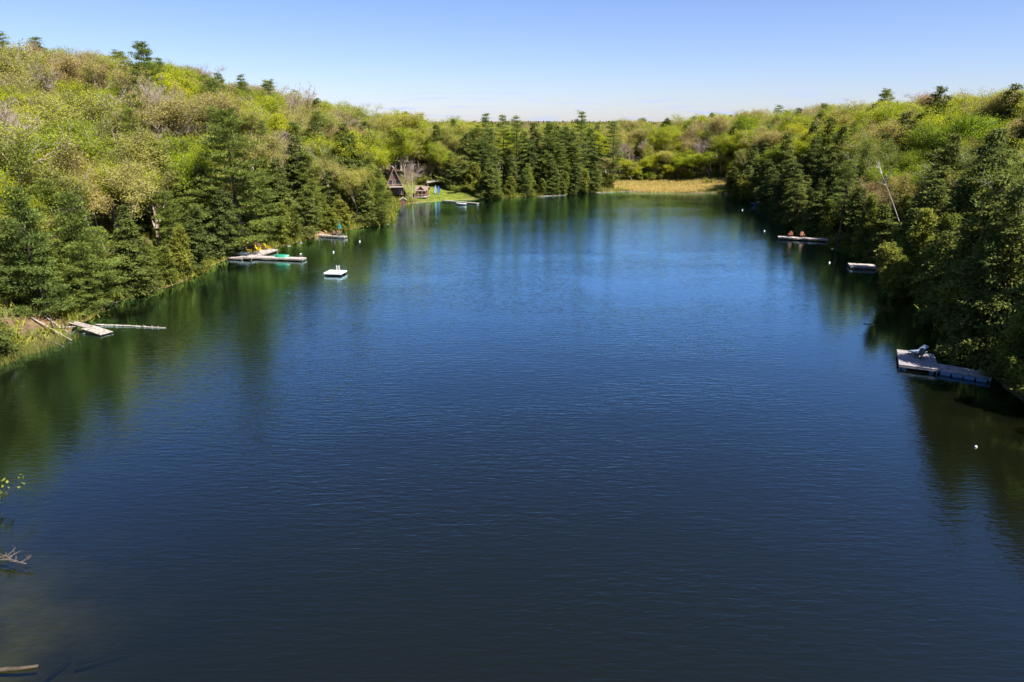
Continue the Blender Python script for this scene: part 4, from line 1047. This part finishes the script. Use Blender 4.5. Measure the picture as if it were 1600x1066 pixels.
for i, (pa, pb, rad, lab) in enumerate([((842, 307), (884, 305), .09, 'bleached log at the far shoreline left of the bare pine trunk'), ((916, 301.5), (960, 300.5), .09, 'bleached log at the far shoreline right of the bare pine trunk'),
    ((965, 299.5), (1004, 299.5), .07, 'bleached log at the left end of the marsh edge')]):
    a, b = at(*pa, .1), at(*pb, .1)
    log('driftwood_log', [a, b], rad, M['driftwood'], lab, 3, seed=40+i, stub_range=(.1, 1))

# --- cottage lawn
def gable_roof(o, W, Lr, z0, z1, over, m, name='roof', thick=.14):
    """two roof slopes, ridge along y"""
    for s in (-1, 1):
        a = Vector((s*(W/2+over), 0, z0 - over*(z1-z0)/(W/2))); t = Vector((0, 0, z1)); d = t-a
        mb = MB(); c = (a+t)/2 + Vector((0, 0, thick/2)); mb.box(c, (d.length, Lr, thick), ry=-math.atan2(d.z, d.x)); mb.build(name, m, o)
p = at(615, 316, 1.2); bz = hz(-39, 219) 
cot = empty('a_frame_cottage', (-37.3, 219.5, bz-.2), math.radians(14), 'steep-roofed brown A-frame cottage half hidden by cedars', 'cottage')
Wc, Lc, Hc = 7.6, 8.5, 8.2
for yy in (-Lc/2+.5, Lc/2-.5):
    mb = MB(); mb.add([(-Wc/2+.35, yy-.08, 0), (Wc/2-.35, yy-.08, 0), (0, yy-.08, Hc-.65), (-Wc/2+.35, yy+.08, 0), (Wc/2-.35, yy+.08, 0), (0, yy+.08, Hc-.65)], [(0, 1, 2), (5, 4, 3), (0, 3, 4, 1), (1, 4, 5, 2), (2, 5, 3, 0)])
    mb.build('gable_wall', M['cabinwood'], cot)
for s in (-1, 1):
    a = Vector((s*Wc/2, 0, -.1)); t = Vector((0, 0, Hc)); d = t-a; c = (a+t)/2
    rf = MB().box(c, (d.length, Lc+.6, .22), ry=-math.atan2(d.z, d.x)).build('roof', M['shingle'], cot)
MB().box((0, 0, Hc+.06), (.34, Lc+.64, .12)).build('ridge_cap', M['shinglegrey'], cot)
MB().box((0, -Lc/2-.9, 2.55), (5.2, 2.3, .14)).build('balcony', M['shinglegrey'], cot)
MB().box((0, -Lc/2-2.0, 3.45), (5.2, .07, .07)).build('balcony_rail', M['rail'], cot)
for sx in np.linspace(-2.5, 2.5, 11): MB().box((sx, -Lc/2-2.0, 3.03), (.045, .045, .82)).build('baluster', M['rail'], cot)
for sx in (-2.4, 2.4): MB().box((sx, -Lc/2-1.9, 1.2), (.14, .14, 2.56)).build('post', M['cabinwood'], cot)
for (sx, zz_, w, h_) in ((-1.1, 3.75, 1.0, 1.7), (.9, 3.75, 1.0, 1.7), (-1.9, 1.3, 1.3, 1.3), (1.6, 1.15, .9, 2.0), (0, 5.9, .7, .8)):
    f = MB().box((sx, -Lc/2+.38, zz_), (w+.14, .10, h_+.14)).build('window', M['rail'], cot)
    MB().box((sx, -Lc/2+.32, zz_), (w, .03, h_)).build('pane', M['glass'], f)
MB().box((-.9, 1.5, Hc-.2), (.6, .6, 1.8)).build('chimney', M['cabinwood'], cot)
q = at(629, 316, .9)
o = empty('garden_shed', (q.x, q.y+1, hz(q.x, q.y+1)-.05), math.radians(12), 'tiny grey-roofed shed at the water below the A-frame', 'shed')
MB().box((0, 0, .8), (1.7, 1.7, 1.6)).build('wall', M['cabinwood'], o); gable_roof(o, 1.7, 2.2, 1.62, 2.25, .25, M['shinglegrey'])
MB().box((.1, -.87, .75), (.7, .05, 1.35)).build('door', M['redwood'], o)
q = at(658, 306, 1.6); zc = hz(q.x, q.y+2)
cab = empty('small_cabin', (q.x, q.y+2.2, zc-.05), math.radians(-6), 'small reddish cabin with gable and railed porch on the lawn', 'cabin')
MB().box((0, 1.0, 1.35), (3.5, 3.0, 2.1)).build('wall', M['redwood'], cab)
MB().box((0, 0, .28), (3.9, 5.4, .16)).build('porch_floor', M['deck'], cab)
mb = MB(); mb.add([(-.95, -1.35, 2.35), (.95, -1.35, 2.35), (0, -1.35, 3.35), (-.95, -.55, 2.35), (.95, -.55, 2.35), (0, -.55, 3.35)], [(0, 1, 2), (5, 4, 3), (0, 3, 4, 1), (1, 4, 5, 2), (2, 5, 3, 0)]); mb.build('gable', M['redwood'], cab)
for s in (-1, 1): MB().box((s*.55, -.6, 3.02), (1.55, 2.0, .10), ry=s*math.radians(46)).build('porch_roof', M['shingle'], cab)
for s in (-1, 1): MB().box((0, 1.0+s*1.05, 2.82), (4.3, 2.5, .12), rx=-s*math.radians(27)).build('roof', M['shingle'], cab)
for sx in (-1.85, -.62, .62, 1.85): MB().box((sx, -2.55, 1.25), (.10, .10, 1.9)).build('post', M['rail'], cab)
MB().box((0, -2.6, 1.2), (3.7, .05, .08)).build('rail', M['rail'], cab)
MB().box((0, -1.45, 2.3), (3.9, 2.4, .09), rx=math.radians(6)).build('porch_cover', M['shingle'], cab)
for sx in np.linspace(-1.7, 1.7, 12): MB().box((sx, -2.6, .78), (.04, .04, .78)).build('baluster', M['rail'], cab)
for sx in (-1.1, 1.1):
    f = MB().box((sx, -.53, 1.5), (.86, .06, .9)).build('window', M['rail'], cab); MB().box((sx, -.57, 1.5), (.72, .03, .76)).build('pane', M['glass'], f)
d_ = MB().box((0, -.53, 1.28), (.85, .05, 1.85)).build('door', M['cabinwood'], cab); MB().box((.3, -.58, 1.25), (.05, .05, .12)).build('handle', M['steel'], d_)
for sx in (-1.7, 1.7):
    for sy in (-2.4, 2.3): MB().box((sx, sy, -.1), (.2, .2, .62)).build('pier', M['rock'], cab)
q = at(680, 297, 2.2); zc = hz(q.x, q.y+4)
o = empty('lean_to', (q.x, q.y+4, zc-.05), math.radians(8), 'long low lean-to roof on poles at the back of the lawn', 'shelter')
MB().box((0, 0, 2.15), (6.4, 2.6, .10), rx=math.radians(11), ry=math.radians(-8)).build('roof', M['deckside'], o)
for sx, sy in ((-2.9, -1.1), (2.9, -1.1), (-2.9, 1.1), (2.9, 1.1)): MB().tube([(sx, sy, 0), (sx, sy, 2.15 + sx*.14 + sy*.19 - .06)], .07, 7).build('pole', M['deckside'], o)
for i, (px_, m_, lab) in enumerate([(681, 'bluegrey', 'pale blue kayak standing upright beside the lean-to'), (685.5, 'blue', 'deep blue kayak standing upright nearest the dark hemlock')]):
    q = at(px_, 302, 1.6); z0 = hz(q.x, q.y)
    o = canoe('kayak', (q.x, q.y, z0+1.42), math.radians(80+12*i), 2.9, .72, .30, M[m_], lab, 'kayak', pitch=math.radians(-78), seats=False)
    MB().add([(t*1.42, s*.33*max(1-abs(t)**2.3, .03), .30*(1+.28*abs(t)**3)+.01) for t in np.linspace(-.97, .97, 9) for s in (-1, 1)], [(2*k, 2*k+1, 2*k+3, 2*k+2) for k in range(8)]).build('top_deck', M[m_], o)
dock('white_dock', (-22.0, 219.6), (-10.4, 211.0), 1.1, .38, 'long whitish dock running out from the lawn', deckm=M['driftwood'], sidem=M['deck'], post_top=.2)
canoe('rowing_boat', (-15.4, 209.6, .02), math.radians(-25), 3.6, 1.4, .5, M['white'], 'white boat moored at the whitish dock', 'boat', trim=M['white'])

# --- right shore
def buoy(px_, py_, s, label):
    s *= .52
    p = at(px_, py_, .1); o = empty('mooring_buoy', p, 0, label, 'buoy', 'small white buoys'); o.location.z = 0
    mb = MB(); N = 12; vs = []; fs = []
    rows = [(math.sin(a)*s, -math.cos(a)*s + s*.35) for a in np.linspace(.05, PI-.05, 8)]
    for r0, z_ in rows: vs += [(r0*math.cos(k*2*PI/N), r0*math.sin(k*2*PI/N), z_) for k in range(N)]
    for i in range(len(rows)-1):
        for k in range(N): fs.append((i*N+k, i*N+(k+1) % N, (i+1)*N+(k+1) % N, (i+1)*N+k))
    mb.add(vs, fs).build('float', M['white'], o, smooth=True)
    MB().tube([(0, 0, s*1.3), (0, 0, s*1.62)], s*.16, 6).build('ring_stem', M['steel'], o)
for a in [(521, 393.5, .30, 'white buoy below the small left dock'), (562, 377, .30, 'white buoy off the left point'), (1160, 328, .33, 'white buoy left of the moored dark boat'),
          (1194.5, 360.5, .30, 'white buoy left of the brown chairs dock'), (1296, 410, .30, 'white buoy left of the bare square dock'), (1525, 697, .20, 'white buoy in the shaded water near the right edge')]: buoy(*a)
# covered motor boat
o = canoe('motor_boat', (74.0, 207.5, -.08), math.radians(8), 4.6, 1.9, .85, M['navy'], 'dark blue motor boat with pale seats moored under hemlocks', 'boat', seats=False, trim=M['bluegrey'])
MB().box((.5, 0, 1.0), (1.2, 1.3, .5)).build('console', M['white'], o); MB().box((1.15, 0, 1.42), (.05, 1.2, .42), ry=math.radians(-25)).build('windscreen', M['glass'], o)
MB().box((-.8, 0, .72), (.5, 1.4, .4)).build('bench', M['bluegrey'], o); MB().box((-2.35, 0, .9), (.35, .4, .7)).build('outboard_motor', M['dark'], o)
MB().box((0, 0, .16), (3.4, 1.2, .04)).build('floor', M['deckside'], o)
dock('wooden_dock', (57.2, 146.6), (66.5, 143.4), 2.0, .50, 'narrow sunlit dock with two brown chairs on right shore', post_top=.25)
adirondack((59.6, 146.0, .51), math.radians(150), M['brownchair'], 'left brown chair on the right-shore dock', 'brown chairs on the right dock', 1.15)
adirondack((61.9, 145.4, .51), math.radians(170), M['brownchair'], 'right brown chair on the right-shore dock', 'brown chairs on the right dock', 1.15)
dock('swim_platform', (58.3, 116.4), (62.2, 115.2), 3.0, .5, 'bare square dock half hidden by the overhanging cedar', post_top=.2)
log('floating_log', [at(1349, 505.5, .03), at(1368, 508, .02)], .09, M['driftwood'], 'short piece of driftwood floating off the right bank', 3, seed=77, stub_range=(.1, .9), stub_len=.25)
# dock with lounger
u_ = Vector((.44, .90)); c0 = Vector((42.05, 66.9)); a0 = c0 - u_*2.7; a1 = c0 + u_*2.7
o, c, L, rzl = dock('wooden_dock', a0, a1, 3.5, .55, 'wide grey dock platform with a lounger, shaded on the right', deckm=M['deckdark'], sidem=M['deckdark'], post_top=.2, along=True)
MB().tube([(-2.5, 1.2, .12), (2.5, 1.2, .12)], .2, 10).build('float', M['bluefloat'], o); MB().tube([(-2.5, -1.2, .12), (2.5, -1.2, .12)], .2, 10).build('float', M['bluefloat'], o)
v_ = Vector((.83, -.56)); a0 = Vector((42.95, 64.9)); a1 = a0 + v_*4.6
o, c, L, rzw = dock('dock_ramp', a0, a1, 2.1, .47, 'ramp on blue floats joining the lounger dock to shore', deckm=M['deck'], sidem=M['deckside'], post_top=.2, cat='ramp')
for k in range(4): MB().tube([(-1.9+k*1.0, -1.14, .14), (-1.05+k*1.0, -1.14, .14)], .23, 10).build('float', M['bluefloat'], o)
p = c0 + u_*1.75 + Vector((.9, -.44))*.1
o = empty('sun_lounger', (p.x, p.y, .552), math.atan2(.25, 1), 'blue-grey sun lounger with raised back on the shaded dock', 'lounger')
MB().box((-.30, 0, .36), (1.35, .66, .05)).build('seat', M['loungegrey'], o)
MB().box((.66, 0, .62), (.86, .66, .05), ry=-math.radians(38)).build('backrest', M['loungegrey'], o)
for sy in (-.34, .34): MB().box((-.05, sy, .33), (1.9, .04, .06)).build('frame_rail', M['bluegrey'], o)
for sx in (-.8, .7):
    for sy in (-.3, .3): MB().box((sx, sy, .16), (.05, .05, .32)).build('leg', M['bluegrey'], o)
p = c0 + u_*.35 + Vector((.9, -.44))*.15
adirondack((p.x, p.y, .555), math.radians(120), M['dark'], 'black chair in front of the lounger on the shaded dock', None)

# --- water's edge at the lower left
log('floating_log', [(-27.4, 25.0, .06), (-24, 25.1, .05), (-21.9, 25.45, .06)], .17, M['wetlog'], 'brown wet log entering at the bottom left corner', 2, seed=5, stub_range=(.5, .9), stub_len=.2)
for i, (pa, pb, lab) in enumerate([((60, 1070), (112, 1027), 'dark sunken log seen through the shallow water, bottom left'), ((120, 1038), (214, 1008), 'longer sunken log right of the first, bottom left')]):
    a, b = at(*pa, -.22), at(*pb, -.3); log('sunken_log', [a, b], .12, M['wetlog'], lab, 0, seed=50+i)
rb = random.Random(9)
for i, (pts, lab) in enumerate([([(-34.5, 34.4, .5), (-30, 33.4, .45), (-27.3, 32.7, .35)], 'dead branch tip with twigs reaching in at the left edge, upper one'),
                                ([(-34, 33.2, .5), (-30.5, 31.6, .35), (-28.4, 31.3, .25)], 'curled dead branches at the left edge, below the branch tip')]):
    o = log('dead_branch', pts, .07, M['deadtwig'], lab, 0, cat='branch', seed=60+i); mb = MB(); base = Vector(pts[0]); base.z = min(p[2] for p in pts)
    for j in range(34):
        f = rb.uniform(.35, 1); p = (Vector(pts[0]).lerp(Vector(pts[1]), f*2) if f < .5 else Vector(pts[1]).lerp(Vector(pts[2]), f*2-1)) - base
        a = rb.uniform(0, 6.28); e1 = p + Vector((math.cos(a), math.sin(a), rb.uniform(-.1, .9))).normalized()*rb.uniform(.3, .75); e2 = e1 + Vector((rb.uniform(-.2, .35), rb.uniform(-.2, .2), .12))
        mb.tube([p, e1, e2], [.022, .014, .006], 4)
    mb.build('twigs', M['deadtwig'], o)
